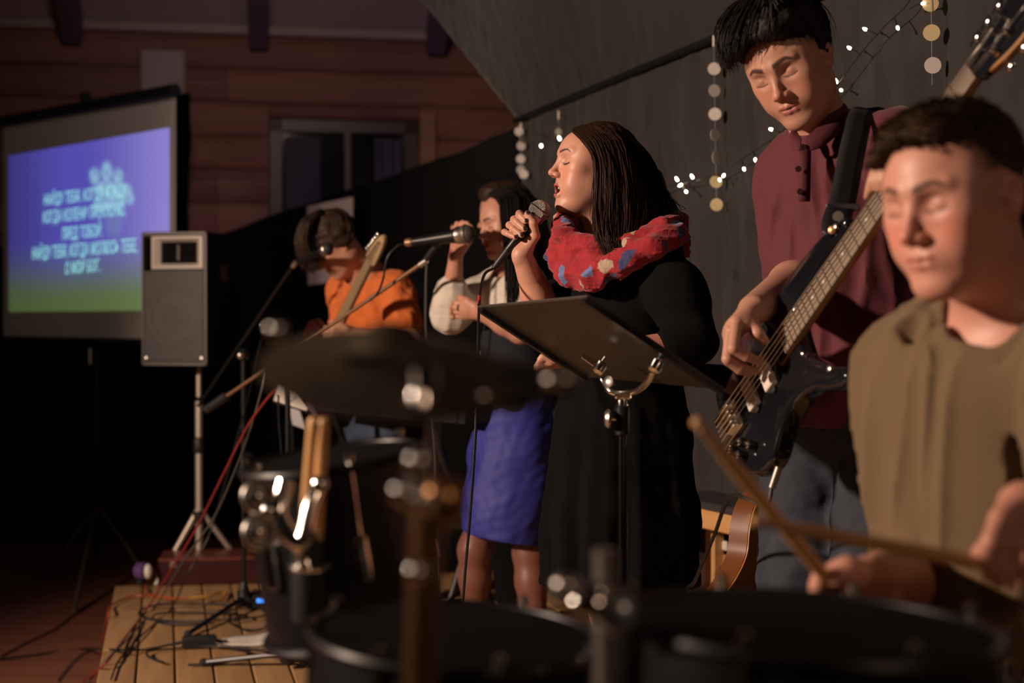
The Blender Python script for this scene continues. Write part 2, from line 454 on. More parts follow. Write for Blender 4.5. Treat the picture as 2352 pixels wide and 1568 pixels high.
def head_colors(H, X, base, lip, brow, cheek, open_=0.0, cheek_amt=0.5, mouth_dark=True, brow_w=1.0, stubble=None, fade=None):
    "skin colouring: lips, brows, lash line, flush, shaded eye sockets"
    L = hloc(H, X); x, y, z = np.abs(L[:, 0]), L[:, 1], L[:, 2]
    c = np.tile(np.asarray(base, float)[:3], (len(X), 1))
    def blend(col, wgt):
        nonlocal c
        wgt = np.clip(wgt, 0, 1)[:, None]; c = c * (1 - wgt) + np.asarray(col)[:3] * wgt
    g = lambda a, s_: np.exp(-(a / s_) ** 2)
    blend(cheek, cheek_amt * g(np.hypot(x - .040, z + .018), .022) * sm(y, .02, .05))
    blend(cheek, cheek_amt * .9 * g(np.hypot(x, z + .021), .014) * sm(y, .09, .10))
    blend(cheek, .8 * cheek_amt * sm(x, .073, .080) * sm(y, .03, .01))
    # lips
    m = -.0535; jz = -open_
    corner = .0245 - open_ * .25
    up = m + .0045 + .0048 * (1 - (x / corner) ** 2) - .0016 * g(x, .004); lo = m - .0075 + jz - .0045 * (1 - (x / corner) ** 2)
    lo = np.where(x < corner, lo + (open_ * .5 + .006) * (x / corner) ** 2, lo)
    inside = sm(z, lo - .0012, lo + .0012) * sm(z, up + .0012, up - .0012) * sm(x, corner + .001, corner - .003) * sm(y, .072, .078)
    blend(lip, inside)
    if open_ > .003 and mouth_dark:
        e = (x / .0195) ** 2 + ((z - (m + jz * .5)) / (.0035 + open_ * .47 + .0008)) ** 2
        blend((.05, .012, .010), sm(e, 1.05, .85) * sm(y, .045, .06) * sm(y, .0865, .083))
    # brows
    bz = .0350 + .0055 * sm(x, .008, .036) - .007 * sm(x, .036, .052)
    bw = (.0045 - .0022 * sm(x, .02, .05)) * brow_w
    blend(brow, .92 * sm(np.abs(z - bz), bw * 1.5, bw * .6) * sm(x, .008, .013) * sm(x, .053, .046) * sm(y, .045, .055))
    # closed lid line with lashes
    lz = .0078 - .0035 * np.sin(np.clip((x - .0165) / .031, 0, 1) * np.pi)
    blend((.02, .012, .010), .95 * sm(np.abs(z - lz), .0022, .0008) * sm(x, .0165, .019) * sm(x, .049, .0465) * sm(y, .055, .062))
    blend(np.asarray(base)[:3] * .62, .5 * g(np.hypot(x - .032, (z - .016) * 1.2), .014) * sm(y, .055, .065))  # darker lids, with the shade of the sockets put into the skin colour
    if fade is not None:
        blend(fade[0], fade[1] * sm(y, fade[2], fade[2] - .035) * sm(z, fade[3], fade[3] + .035) * (1 - sm(x, .0705, .0725) * sm(y, -.045, -.035) * sm(z, .045, .035)))
    if stubble is not None:
        blend(stubble, .35 * sm(z, -.02, -.045) * sm(y, .0, .03))
    return c

def lash_arc(H, sx, parent, m, name='eyelash'):
    "a fringe of lashes along a closed lid"
    b = MB()
    for t in np.linspace(0, 1, 17):
        x = sx * (.0175 + .030 * t); z = .0078 - .0038 * math.sin(t * math.pi)
        yy = .0705 + math.sqrt(max(0, 1 - ((abs(x) - .032) / .0170) ** 2 * .8)) * .0150
        a = V(x, yy, z); l = .0065 * (.7 + .3 * t)
        e = a + V(sx * .0015 * (t - .3), l * .8, -l * .55)
        b.tube([hp(H, *a), hp(H, *((a + e) / 2 + V(0, 0, -.0006))), hp(H, *e)], [.0006, .0005, .0002], 4)
    return b.build(name, m, parent)

def teeth_upper(H, parent, m, open_):
    b = MB()
    for i in range(8):
        t = (i - 3.5) / 3.5; x = .0135 * t; y = .0905 - .010 * t * t
        b.box(hp(H, x, y - .0035, -.0535 - .0005), V(.0036, .003, .0078) * H['s'], H['R'], .0008)
    return b.build('teeth', m, parent)

def add_neck(S, H, base, r_top=.052, r_bot=.058, k=.03, mid=None):
    a = hp(H, 0, -.018, -.045)
    S.cap(a, base, r_top * H['s'], r_bot, k)
    return S

FR = dict(thumb=(.0115, .0105, .0085), index=(.0092, .0086, .0068), middle=(.0095, .0088, .0070), ring=(.0090, .0083, .0066), little=(.0080, .0073, .0058))
def add_hand(S, wrist, knuckles, fingers, thumb, r=1.0, fore=None, wr=.024, palm_n=None, k=.0025):
    """knuckles: four points index..little; fingers: for each the remaining joints (pip, dip, tip); thumb: (base, mcp, ip, tip); fore: a point up the forearm"""
    w = np.asarray(wrist, float); K = [np.asarray(q, float) for q in knuckles]
    pn = np.zeros(3) if palm_n is None else nrm(palm_n)
    for i, q in enumerate(K):
        wi = w + (K[i] - np.mean(K, 0)) * .55
        S.cap(wi, q, .0125 * r, .0105 * r, .012)
    for i in range(3): S.cap(w * .3 + (K[i] + K[i + 1]) * .35, (K[i] + K[i + 1]) / 2, .0115 * r, .0095 * r, .012)
    tb = [np.asarray(q, float) for q in thumb]
    S.cap(tb[0], tb[1], .0150 * r, .0125 * r, .014)
    S.cap((tb[0] + w) / 2, (tb[1] + K[0]) / 2, .013 * r, .010 * r, .014)
    S.cap(tb[1], tb[2], .0118 * r, .0102 * r, .004); S.cap(tb[2], tb[3], .0102 * r, .0080 * r, .004)
    for nm, kn, f in zip(('index', 'middle', 'ring', 'little'), K, fingers):
        rr = [q * r for q in FR[nm]]; f = [np.asarray(q, float) for q in f]
        S.cap(kn, f[0], rr[0] * 1.08, rr[0], k); S.cap(f[0], f[1], rr[0], rr[1], k); S.cap(f[1], f[2], rr[1], rr[2], k)
    if fore is not None: S.cap(fore, w, .034 * r, wr * r, .02)
    return S

def strands(name, curves, rad, m, parent, n=3, taper=True):
    "many tapered hair locks as one mesh; curves: list of (k, 3) arrays"
    Vs, Fs, off = [], [], 0; an = np.arange(n) * 2 * np.pi / n
    for i, c in enumerate(curves):
        c = np.asarray(c); k = len(c); T = np.gradient(c, axis=0); T /= np.linalg.norm(T, axis=1, keepdims=True) + 1e-9
        u = np.cross(T, (0.31, 0.55, 0.77)); u /= np.linalg.norm(u, axis=1, keepdims=True) + 1e-9; w_ = np.cross(T, u)
        t = np.linspace(0, 1, k); r = (rad[i] if hasattr(rad, '__len__') else rad) * (np.clip(1.15 - t ** 3, .12, 1) * np.clip(.35 + t * 4, 0, 1) if taper else 1)
        ring = c[:, None] + (r * np.ones(k))[:, None, None] * (np.cos(an)[None, :, None] * u[:, None] + np.sin(an)[None, :, None] * w_[:, None])
        Vs.append(ring.reshape(-1, 3))
        ii = np.arange(k - 1)[:, None] * n; jj = np.arange(n)[None]
        q = np.stack([ii + jj, ii + (jj + 1) % n, ii + n + (jj + 1) % n, ii + n + jj], -1).reshape(-1, 4) + off
        Fs.append(q); off += k * n
    return np_mesh(name, np.concatenate(Vs), np.concatenate(Fs), m, parent)

# ------------------------------------------------------------------ the hall
FLOORZ = -0.20
def G(px, py, z=0.0):
    "point of the horizontal plane z seen at a pixel"
    a = P(px, py, 1.0) - V(0, 0, CAMZ); t = (z - CAMZ) / a[2]; return V(0, 0, CAMZ) + a * t
m_floor = mat('hall_floor', (.26, .095, .045), .45, noise=(3.0, .8, (.17, .058, .030), (1, 9, 1), (0, 0, .25)), bump=(40, .12, .002))
b = MB().box((-1.0, 5.5, FLOORZ - .05), (12, 16, .1)); fl = b.build('floor', m_floor, smooth=False); tag(fl, kind='structure')

# stage: boards run away from the camera, each board a piece
m_board = [mat('pine_board_%d' % i, c, .55, noise=(2.2, .75, c2, (14, .9, 6)), bump=(30, .25, .002, (6, .6, 6))) for i, (c, c2) in enumerate((((.50, .300, .140), (.36, .200, .085)), ((.55, .340, .165), (.40, .230, .10)), ((.45, .265, .120), (.33, .180, .075))))]
m_dark = mat('black_gap', (.012, .010, .009), .9)
sl = G(219, 1568); sf = G(263, 1345); sdir = nrm(sf - sl); sx = V(sdir[1], -sdir[0], 0)
LEN = float((sf - sl) @ sdir)
platform = empty('stage_platform', (0, 3, 0)); tag(platform, kind='structure')
BW = .128
org = sf.copy()
def stage_pt(u, v, z=0.0): return org + sx * u - sdir * v + V(0, 0, z)      # u to the right, v towards the camera
R_st = np.stack([sx, sdir, V(0, 0, 1)], 1)
cuts = [0, .62, 1.32, 2.02, 2.72, 3.42, 4.6, 6.6]
MB().box(stage_pt(1.62, 3.3, -.105), (3.22, 6.6, .15), R_st).build('stage_base', m_dark, platform, smooth=False)
bm_cache = {}
for j in range(25):
    for i in range(len(cuts) - 1):
        l = cuts[i + 1] - cuts[i] - .006
        if i not in bm_cache:
            t_ = MB().box((0, 0, 0), (BW - .007, l, .03), None, .0035).build('board', m_board[0], None, smooth=False); bm_cache[i] = t_; o = t_
        else:
            o = bpy.data.objects.new('board', bm_cache[i].data); COL.objects.link(o)
        o.name = 'board'
        c = stage_pt(BW * (j + .5), (cuts[i] + cuts[i + 1]) / 2, -.015 - rnd.random() * .0025)
        o.matrix_basis = Matrix(mat4(R_st, c).tolist())
        put(o, platform); o.matrix_basis = Matrix(mat4(R_st, c).tolist())
        if rnd.random() < .6:
            o.material_slots[0].link = 'OBJECT'; o.material_slots[0].material = rnd.choice(m_board)

# log wall at the back
W0 = V(-3.33, 9.25, 0); wd = nrm(V(3.07, .5, 0)); wn = V(wd[1], -wd[0], 0)      # wn points to the camera
R_w = np.stack([wd, -wn, V(0, 0, 1)], 1)
def wall_pt(s_, z, out=0.0): return W0 + wd * s_ + wn * out + V(0, 0, z)
def wall_px(px, py):
    "wall point at a pixel"
    a = P(px, py, 1.0) - V(0, 0, CAMZ); t = ((W0 - V(0, 0, CAMZ)) @ wn) / (a @ wn); q = V(0, 0, CAMZ) + a * t
    return float((q - W0) @ wd), float(q[2])
m_log = [mat('log_%d' % i, c, .6, noise=(1.6, .8, c2, (1.0, 1, 14)), bump=(12, .3, .004, (.5, 1, 8))) for i, (c, c2) in enumerate((((.28, .125, .078), (.19, .078, .048)), ((.24, .104, .064), (.16, .064, .040)), ((.31, .142, .092), (.21, .090, .056))))]
wall = empty('wall_back', tuple(wall_pt(2, 0))); tag(wall, kind='structure')
ws0, wz1 = wall_px(618, 272); ws1, _ = wall_px(962, 272); wz0 = .75
wtop = wall_px(545, 83)[1]; lh = .222
def log(s0, s1, z0, z1, i):
    n = 6; prof = [(-.03, z0)] + [(.03 + .016 * math.sin(math.pi * (k / n)) ** .6, z0 + .004 + (z1 - z0 - .008) * k / n) for k in range(n + 1)] + [(-.03, z1)]
    vs = np.array([wall_pt(s_, z, o_) for s_ in (s0 + .002, s1 - .002) for (o_, z) in prof]); k = len(prof)
    fs = [(j, j + 1, k + j + 1, k + j) for j in range(k - 1)] + [tuple(range(k))[::-1], tuple(range(k, 2 * k))]
    MB().add(vs, fs).build('log', m_log[i % 3], wall)
z = wtop; i = 0
while z > FLOORZ:
    z0 = max(z - lh, FLOORZ); sp = [-2.6, 1.05 + .4 * (i % 2), 6.2]
    if z0 < wz1 and z > wz0:
        for (a, c) in ((-2.6, ws0), (ws1, 6.2)):
            log(a, c, z0, z, i + (a > 0))
        if z > wz1: log(ws0, ws1, wz1, z, i + 2)
        if z0 < wz0: log(ws0, ws1, z0, wz0, i + 2)
    else:
        for k in range(2): log(sp[k], sp[k + 1], z0, z, i + k)
    z = z0; i += 1
MB().box(wall_pt(1.8, 1.45, -.12), (9.0, .12, 3.4), R_w).build('backing', mat('wall_backing', (.05, .03, .02), .9), wall, smooth=False)

# window behind the drape
win = empty('window_1', tuple(wall_pt((ws0 + ws1) / 2, wz0))); tag(win, kind='structure')
m_case = mat('window_casing', (.34, .17, .085), .5, noise=(2, .6, (.24, .11, .05), (1, 1, 12)))
m_sash = mat('window_sash', (.055, .028, .018), .4)
wc, ww, wh = (ws0 + ws1) / 2, ws1 - ws0, wz1 - wz0
for (s_, z_, a_, c_) in ((ws1 + .055, (wz0 + wz1) / 2, .11, wh + .12), ):
    MB().box(wall_pt(s_, z_, .055), (a_, .03, c_), R_w, .005).build('casing', m_case, win)
for (s_, z_, a_, c_) in ((ws0 + .045, (wz0 + wz1) / 2, .09, wh), (ws1 - .05, (wz0 + wz1) / 2, .10, wh), (wc, wz1 - .045, ww, .09), (wc, wz0 + .04, ww, .08), (wc + .02, (wz0 + wz1) / 2, .05, wh)):
    MB().box(wall_pt(s_, z_, -.01), (a_, .06, c_), R_w, .006).build('sash', m_sash, win)
m_pane = mat('dark_pane', (.012, .013, .018), .08, spec=.8)
for k in range(2):
    x0, x1 = (ws0 + .09, wc - .005) if k == 0 else (wc + .045, ws1 - .10)
    MB().box(wall_pt((x0 + x1) / 2, (wz0 + wz1) / 2, -.02), (x1 - x0, .008, wh - .16), R_w).build('pane', m_pane, win, smooth=False)
m_curt = mat('window_curtain', (.10, .085, .11), .9, noise=(6, .7, (.05, .05, .09), (1, 1, .1)))
cur = []
for (a, c_) in ((ws0 + .10, ws0 + .34), (ws1 - .30, ws1 - .12)):
    g = np.array([[wall_pt(s_, z_, .008 + .010 * math.sin(s_ * 75)) for z_ in np.linspace(wz0 + .05, wz1 - .12, 4)] for s_ in np.linspace(a, c_, 24)])
    MB().grid(g).build('curtain_panel', m_curt, win)

# sloping plaster ceiling with rafters and the pale strip under it
m_plast = mat('plaster', (.44, .38, .37), .85, noise=(5, .3, (.38, .32, .32)))
m_raft = mat('rafter_paint', (.115, .09, .125), .6)
CS = math.radians(33); up_ = wn * math.cos(CS) + V(0, 0, math.sin(CS)); nn_ = np.cross(up_, wd); nn_ = nn_ if nn_[2] < 0 else -nn_
R_c = np.stack([wd, up_, np.cross(wd, up_)], 1)
ceil = empty('ceiling', tuple(wall_pt(1.5, wtop + .2))); tag(ceil, kind='structure')
base_c = lambda s_, u: wall_pt(s_, wtop + .035, .02) + up_ * u
MB().box(base_c(1.6, 2.4) - nn_ * .03, (9.0, 4.9, .04), R_c).build('ceiling_panel', m_plast, ceil, smooth=False)
rs_ = [wall_px(x, 70)[0] for x in (172, 594, 997)]; step = rs_[1] - rs_[0]
for s_ in [rs_[0] - 2 * step, rs_[0] - step] + rs_ + [rs_[2] + step, rs_[2] + 2 * step]:
    MB().box(base_c(s_, 2.35) + nn_ * .085, (.125, 4.7, .17), R_c, .004).build('rafter', m_raft, ceil)
tr = MB().box(wall_pt(1.6, wtop + .03, .05), (9.0, .05, .06), R_w, .006).build('trim_1', mat('pale_trim', (.40, .34, .33), .7)); tag(tr, kind='structure')

# pale board on the wall above the screen
s0, z1 = wall_px(328, 119); s1, _ = wall_px(425, 119)
bd = empty('wall_board', tuple(wall_pt((s0 + s1) / 2, z1 - .9, .05))); tag(bd, 'pale painted board fixed upright on the log wall behind the screen', 'board')
MB().box(wall_pt((s0 + s1) / 2, z1 - .45, .065), (s1 - s0, .03, .9), R_w, .004).build('panel', mat('pale_board', (.47, .41, .44), .7), bd)
for s_ in (s0, s1): MB().box(wall_pt(s_, z1 - .45, .068), (.016, .04, .9), R_w, .003).build('edge_strip', mat('pale_edge', (.38, .27, .20), .6), bd)
# side walls (out of view, they close the hall)
m_side = mat('dark_side_wall', (.05, .035, .03), .8)
for nm, c, sz in (('wall_left', (-6.3, 4.5, 2.0), (.1, 16, 4.6)), ('wall_right', (3.2, 3.8, 2.0), (.1, 15, 4.6)), ('wall_front', (-1.5, -2.6, 2.0), (10, .1, 4.6))):
    tag(MB().box(c, sz).build(nm, m_side, smooth=False), kind='structure')

# ------------------------------------------------------------------ drapes
RAILZ = 2.115
def bk(Y): return 1.06 - .348 * (Y - 3.6)           # plan line of the backdrop rail
bdir = nrm(V(-.348, 1, 0)); bn = V(-bdir[1], bdir[0], 0)    # bn points to the stage
def bk_px(px, py, out=0.0):
    a = P(px, py, 1.0) - V(0, 0, CAMZ); o = V(bk(3.6), 3.6, 0) + bn * out
    t = ((o - V(0, 0, CAMZ)) @ bn) / (a @ bn); return V(0, 0, CAMZ) + a * t
m_black = mat('black_drape', (.0035, .0034, .0042), .95, spec=.15)
def sheet(name, cols, m, parent, nz=40, relief=None, thick=.004):
    "cols: list of (top point, bottom point)"
    n = len(cols); g = np.zeros((n, nz, 3))
    for i, (t, bt) in enumerate(cols):
        for j in range(nz): g[i, j] = t + (bt - t) * (j / (nz - 1))
    if relief is not None: g = relief(g)
    o = MB().grid(g).build(name, m, parent)
    md = o.modifiers.new('thick', 'SOLIDIFY'); md.thickness = thick; md.offset = 0
    return o
tops = [(1212, 277, 6.50), (1120, 322, 7.05), (1000, 368, 8.0), (832, 425, 9.0), (700, 470, 9.12), (620, 495, 9.15), (475, 545, 9.13), (250, 562, 9.05), (-150, 566, 8.9)]
tp = spline(np.array([P(*t) for t in tops]), 14)
cols = [(t, V(t[0], t[1], FLOORZ + .005)) for t in tp]
def folds(g):
    n, m_, _ = g.shape
    for i in range(n):
        a = g[max(i - 1, 0), 0]; c = g[min(i + 1, n - 1), 0]; d_ = nrm(c - a); nn2 = V(d_[1], -d_[0], 0)
        for j in range(m_):
            t = j / (m_ - 1); g[i, j] += nn2 * (.022 * math.sin(i * .9) * (.15 + t) + .012 * math.sin(i * .37 + 2 * t))
    return g
drape = sheet('stage_drape', cols, m_black, None, 12, folds); tag(drape, 'long black cloth drape hung on a sagging line below the log wall', 'drape')

# grey backdrop: lower cloth below the rail, upper cloth leaning above it
def cloth_mat(name, c1, c2, spots):
    m = mat(name, c1, .88, sheen=.15, noise=(9.0, .85, c2, (1.0, 1.0, .35)), bump=(24, .5, .01, (1, 1, .4)))
    if spots:
        nt = m.node_tree; N = nt.nodes; L = nt.links; bs = N['Principled BSDF']; old = bs.inputs['Base Color'].links[0].from_socket
        tc = N.new('ShaderNodeTexCoord'); vo = N.new('ShaderNodeTexVoronoi'); vo.inputs['Scale'].default_value = 4.2; L.new(tc.outputs['Object'], vo.inputs['Vector'])
        rp = N.new('ShaderNodeValToRGB'); rp.color_ramp.elements[0].position = .06; rp.color_ramp.elements[1].position = .11
        L.new(vo.outputs['Distance'], rp.inputs[0]); mx = N.new('ShaderNodeMix'); mx.data_type = 'RGBA'; L.new(rp.outputs[0], mx.inputs['Factor'])
        mx.inputs['A'].default_value = (.006, .006, .006, 1); L.new(old, mx.inputs['B']); L.new(mx.outputs['Result'], bs.inputs['Base Color'])
    return m
m_grey = cloth_mat('grey_backdrop_cloth', (.0245, .0215, .0210), (.0105, .0098, .0105), True)
m_grey2 = cloth_mat('grey_upper_cloth', (.0165, .0150, .0148), (.0095, .0088, .0092), False)
bd_root = empty('fabric_backdrop', (bk(4.0), 4.0, 0)); tag(bd_root, 'wrinkled dark grey fabric backdrop hung from a rail behind the band', 'backdrop')
Ys = np.linspace(6.5, .2, 420)
def wrk(g, amp=.02):
    s_ = g.shape; X = g.reshape(-1, 3); zz = X[:, 2]
    hang = np.clip((RAILZ - zz) / .6, 0, 1)
    a = amp * (wav(X, 9.0, 1, 4, (1, 1, .20)) + .45 * wav(X, 26.0, 4, 4, (1, 1, .3))) * (.25 + .75 * hang) + .009 * np.abs(wav(X, 34, 8, 4, (1, 1, .7))) + .003 * wav(X, 70, 3, 3, (1, 1, .5))
    X = X + bn * a[:, None]; return X.reshape(s_)
low = [(V(bk(y), y, RAILZ), V(bk(y), y, .5 if y < 5.2 else .02)) for y in Ys]
sheet('lower_cloth', low, m_grey, bd_root, 130, wrk)
upc = []
for t in np.linspace(0, 1, 300):
    a = V(bk(6.52 - 6.3 * t), 6.52 - 6.3 * t, RAILZ); yt = 7.75 - 7.5 * t; c = V(bk(yt), yt, 3.1) + bn * .25
    upc.append((c, a + bn * .01))
sheet('upper_cloth', upc, m_grey2, bd_root, 70, lambda g: wrk(g, .010))
MB().tube([V(bk(y), y, RAILZ) + bn * .022 for y in (6.55, .2)], .0135, 10).build('rail', mat('rail_black', (.006, .006, .007), .5), bd_root)

# ------------------------------------------------------------------ shared materials
m_chrome = mat('chrome', (.86, .84, .80), .16, 1.0)
m_steel = mat('brushed_steel', (.62, .58, .54), .34, 1.0)
m_alu = mat('matt_aluminium', (.60, .52, .45), .42, .75)
m_blackm = mat('black_metal', (.012, .012, .013), .38, .3)
m_blackp = mat('black_plastic', (.012, .012, .013), .5)
m_rubber = mat('black_rubber', (.010, .010, .011), .75)
m_paper = mat('white_paper', (.80, .74, .66), .8)
m_cable = mat('black_cable', (.010, .010, .011), .45)

def screen_plane(o, n):
    def f(px, py):
        a = P(px, py, 1.0) - V(0, 0, CAMZ); t = ((o - V(0, 0, CAMZ)) @ n) / (a @ n); return V(0, 0, CAMZ) + a * t
    return f
# ------------------------------------------------------------------ projection screen
sTL, sTR, sBR, sBL = P(8, 290, 8.76), P(402, 217, 7.39), P(402, 779, 7.39), P(8, 771, 8.76)
sn = nrm(np.cross(sTR - sTL, sBL - sTL)); sn = sn if sn[1] < 0 else -sn
scr = screen_plane(sTR, sn)
root = empty('projection_screen', tuple(P(209, 1335, 8.0) * V(1, 1, 0) + V(0, 0, FLOORZ))); tag(root, 'tripod projection screen showing a blue slide with song lyrics', 'screen')
su, sv = nrm(sTR - sTL), V(0, 0, 1.0); Rs = np.stack([su, np.cross(sv, su), sv], 1)
def quad_slab(name, cs, th, m, parent, off=0.0):
    f = [c + sn * off for c in cs]; k = [c - sn * th + sn * off for c in cs]
    return MB().add(np.array(f + k), [(0, 1, 2, 3), (7, 6, 5, 4), (0, 4, 5, 1), (1, 5, 6, 2), (2, 6, 7, 3), (3, 7, 4, 0)]).build(name, m, parent, smooth=False)
m_scr = mat('screen_fabric', (.62, .57, .50), .85)
fab = quad_slab('fabric', [scr(8, 289), scr(402, 216), scr(402, 779), scr(8, 771)], .004, m_scr, root)
# the picture thrown on the fabric
NX, NY = 90, 70; uu, vv_ = np.meshgrid(np.linspace(0, 1, NX), np.linspace(0, 1, NY), indexing='ij')
c4 = [np.array(c, float) for c in ((20, 358), (390, 293), (390, 712), (21, 716))]
pxs = (c4[0] * (1 - uu[..., None]) + c4[1] * uu[..., None]) * (1 - vv_[..., None]) + (c4[3] * (1 - uu[..., None]) + c4[2] * uu[..., None]) * vv_[..., None]
pts = np.array([[scr(*pxs[i, j]) + sn * .002 for j in range(NY)] for i in range(NX)])
top = np.array([.055, .050, .34]); topr = np.array([.22, .19, .58]); mid = np.array([.070, .062, .40]); bot = np.array([.085, .135, .045])
gr = sm(vv_, .52, .95)[..., None]; lr = sm(uu, .45, 1.05)[..., None]; dk = (.45 + .55 * sm(uu, -.05, .40))[..., None]
colr = (mid * (1 - lr) + topr * lr) * (1 - gr) * dk + bot * gr * (.6 + .6 * uu[..., None])
gx, gy = pxs[..., 0], pxs[..., 1]
cl = np.zeros_like(uu)
for (x, y, rx, ry) in ((218, 405, 14, 22), (246, 395, 15, 28), (272, 408, 14, 24), (292, 440, 14, 22), (245, 432, 34, 22), (268, 455, 32, 24), (300, 455, 10, 18), (240, 470, 30, 16)):
    cl = np.maximum(cl, 1 - sm(np.hypot((gx - x) / rx, (gy - y) / ry), .55, 1.15))
cl *= .75 + .25 * np.sin(gx * .25) * np.sin(gy * .21)
colr = colr * (1 - cl[..., None] * .9) + np.array([.27, .52, .66]) * cl[..., None] * .9
t2 = (1 - sm(np.hypot((gx - 262) / 26, (gy - 515) / 36), .5, 1.1))[..., None]; colr = colr * (1 - .35 * t2) + np.array([.16, .26, .42]) * .35 * t2
m_pic = bpy.data.materials.new('projected_picture'); m_pic.use_nodes = True
N = m_pic.node_tree.nodes; L = m_pic.node_tree.links; at = N.new('ShaderNodeAttribute'); at.attribute_name = 'Col'; bs = N['Principled BSDF']
bs.inputs['Base Color'].default_value = (.25, .23, .2, 1); bs.inputs['Roughness'].default_value = .9; L.new(at.outputs['Color'], bs.inputs['Emission Color']); bs.inputs['Emission Strength'].default_value = 1.0
fcs = np.array([(i * NY + j, (i + 1) * NY + j, (i + 1) * NY + j + 1, i * NY + j + 1) for i in range(NX - 1) for j in range(NY - 1)])
pic = np_mesh('projected_picture', pts.reshape(-1, 3), fcs, m_pic, root, col=colr.reshape(-1, 3))
m_txt = mat('lyric_light', (.3, .3, .3), .9, emit=((.30, .80, .78), 1.0))
def flat_text(txt, name, left, right, h, plane, n, m, parent, off=.004, shear=.12, th=0.0):
    cu = bpy.data.curves.new('t', 'FONT'); cu.body = txt; cu.align_x = 'LEFT'; cu.offset = .006; cu.space_character = 1.12
    to = bpy.data.objects.new('t', cu); COL.objects.link(to); bpy.context.view_layer.update()
    me = bpy.data.meshes.new_from_object(to.evaluated_get(bpy.context.evaluated_depsgraph_get()))
    bpy.data.objects.remove(to); bpy.data.curves.remove(cu)
    co = np.array([v.co[:] for v in me.vertices])
    if len(co) == 0: return None
    w_ = co[:, 0].max() - co[:, 0].min(); co[:, 0] = (co[:, 0] - co[:, 0].min()) / w_; co[:, 1] /= .73
    Lp, Rp = plane(*left), plane(*right); up2 = V(0, 0, 1.0); hh = h / FPX * ((Lp[1] + Rp[1]) / 2)
    out = Lp + (Rp - Lp) * co[:, :1] + up2 * (co[:, 1:2] - .5) * hh + nrm(Rp - Lp) * (co[:, 1:2] * hh * shear) + n * off
    fs = [tuple(p.vertices) for p in me.polygons]; bpy.data.meshes.remove(me)
    return MB().add(out, fs).build(name, m, parent, smooth=False)
for txt, l, r, h in (('НАЙДУ ТЕБЯ, КОГДА Я ЖДУ', (102, 459), (290, 436), 27), ('КОГДА КОЛЕНИ ПРЕКЛОНЮ,', (100, 499), (289, 479), 28), ('ПРЕД ТОБОЙ.', (144, 537), (236, 528), 28),
                     ('НАЙДУ ТЕБЯ, КОГДА МОЛЮСЬ ТЕБЕ,', (75, 582), (316, 562), 29), ('О МОЙ БОГ.', (151, 616), (231, 608), 28)):
    o = flat_text(txt, 'lyric_line', l, r, h, scr, sn, m_txt, pic)
MB().tube([scr(-14, 284) + sn * .01, scr(407, 207) + sn * .01], .034, 12).build('roller_case', m_blackp, root)
MB().tube([scr(2, 779), scr(408, 789)], .016, 10).build('bottom_bar', m_blackp, root)
MB().box((scr(196, 222) + scr(196, 226)) / 2, (.06, .04, .06), Rs, .006).build('top_hook', m_blackp, root)
pb = P(209, 1335, 8.0); pole_xy = V(pb[0], pb[1], 0) - sn * 0
MB().tube([pole_xy + V(0, .12, FLOORZ + .05), pole_xy + V(0, .12, 2.25)], .015, 10).build('pole', m_blackm, root)
MB().tube([P(207, 800, 7.95), P(207, 836, 7.95)], .014, 10).build('pole_joint', m_steel, root)
hub = pole_xy + V(0, .12, .15)
for q in (G(170, 1412, FLOORZ), G(110, 1330, FLOORZ) * V(1, 1, 1), G(330, 1318, FLOORZ)):
    MB().tube([hub, (hub + q) / 2 + V(0, 0, .02), V(q[0], q[1], FLOORZ + .012)], .011, 8).build('leg', mat('screen_leg', (.16, .12, .09), .4, .5), root)
# black cloth strip hanging between screen and wall
s0 = P(399, 212, 8.9); g = np.array([[P(x + 2 * math.sin(y * .05 + x), y, 8.95 + .03 * math.sin(x * .9)) for y in np.linspace(214, 600, 14)] for x in np.linspace(384, 438 if True else 0, 12)])
g[-1, 6:, :] = g[-2, 6:, :]
o = MB().grid(g).build('cloth_strip', m_black); o.modifiers.new('t', 'SOLIDIFY').thickness = .006
tag(o, 'narrow black cloth strip hanging against the log wall beside the screen', 'cloth')

# ------------------------------------------------------------------ loudspeaker on its stand
fn = nrm(V(-.235, -.972, 0)); rx = V(-fn[1], fn[0], 0); rx = rx if rx[0] > 0 else -rx
Rk = np.stack([rx, -fn, V(0, 0, 1)], 1)
fc = P(401, 686, 6.5); WB, HB, DB = .325, .612, .33
root = empty('loudspeaker', tuple(fc - V(0, 0, HB / 2))); tag(root, 'black loudspeaker with a pale horn above a mesh grille on a pole stand', 'loudspeaker')
def sp(x, y, z): return fc + rx * x + fn * y + V(0, 0, z)          # y out of the front
m_cab = mat('cabinet_black', (.007, .0066, .0066), .6, bump=(160, .4, .002))
MB().box(sp(0, -DB / 2 - .012, 0), (WB, DB, HB), Rk, .008).build('cabinet', m_cab, root)
m_edge = mat('cabinet_edge', (.11, .10, .095), .45, .4)
for (x, z, a, c) in ((0, HB / 2 - .008, WB, .016), (0, -HB / 2 + .008, WB, .016), (-WB / 2 + .006, 0, .012, HB), (WB / 2 - .008, 0, .016, HB)):
    MB().box(sp(x, -.004, z), (a, .022, c), Rk, .003).build('edge_trim', m_edge, root)
hz = HB / 2 - .095; hw, hh = .252, .148
m_horn = mat('pale_horn_plate', (.62, .56, .50), .5)
ring = []
for (a, c, y) in ((hw, hh, .004), (hw, hh, .012), (hw - .02, hh - .02, .013), (.150, .080, -.03), (.145, .075, -.032)):
    ring.append([sp(.018 + sx_ * a / 2, y, hz + sz_ * c / 2) for sx_, sz_ in ((-1, -1), (1, -1), (1, 1), (-1, 1))])
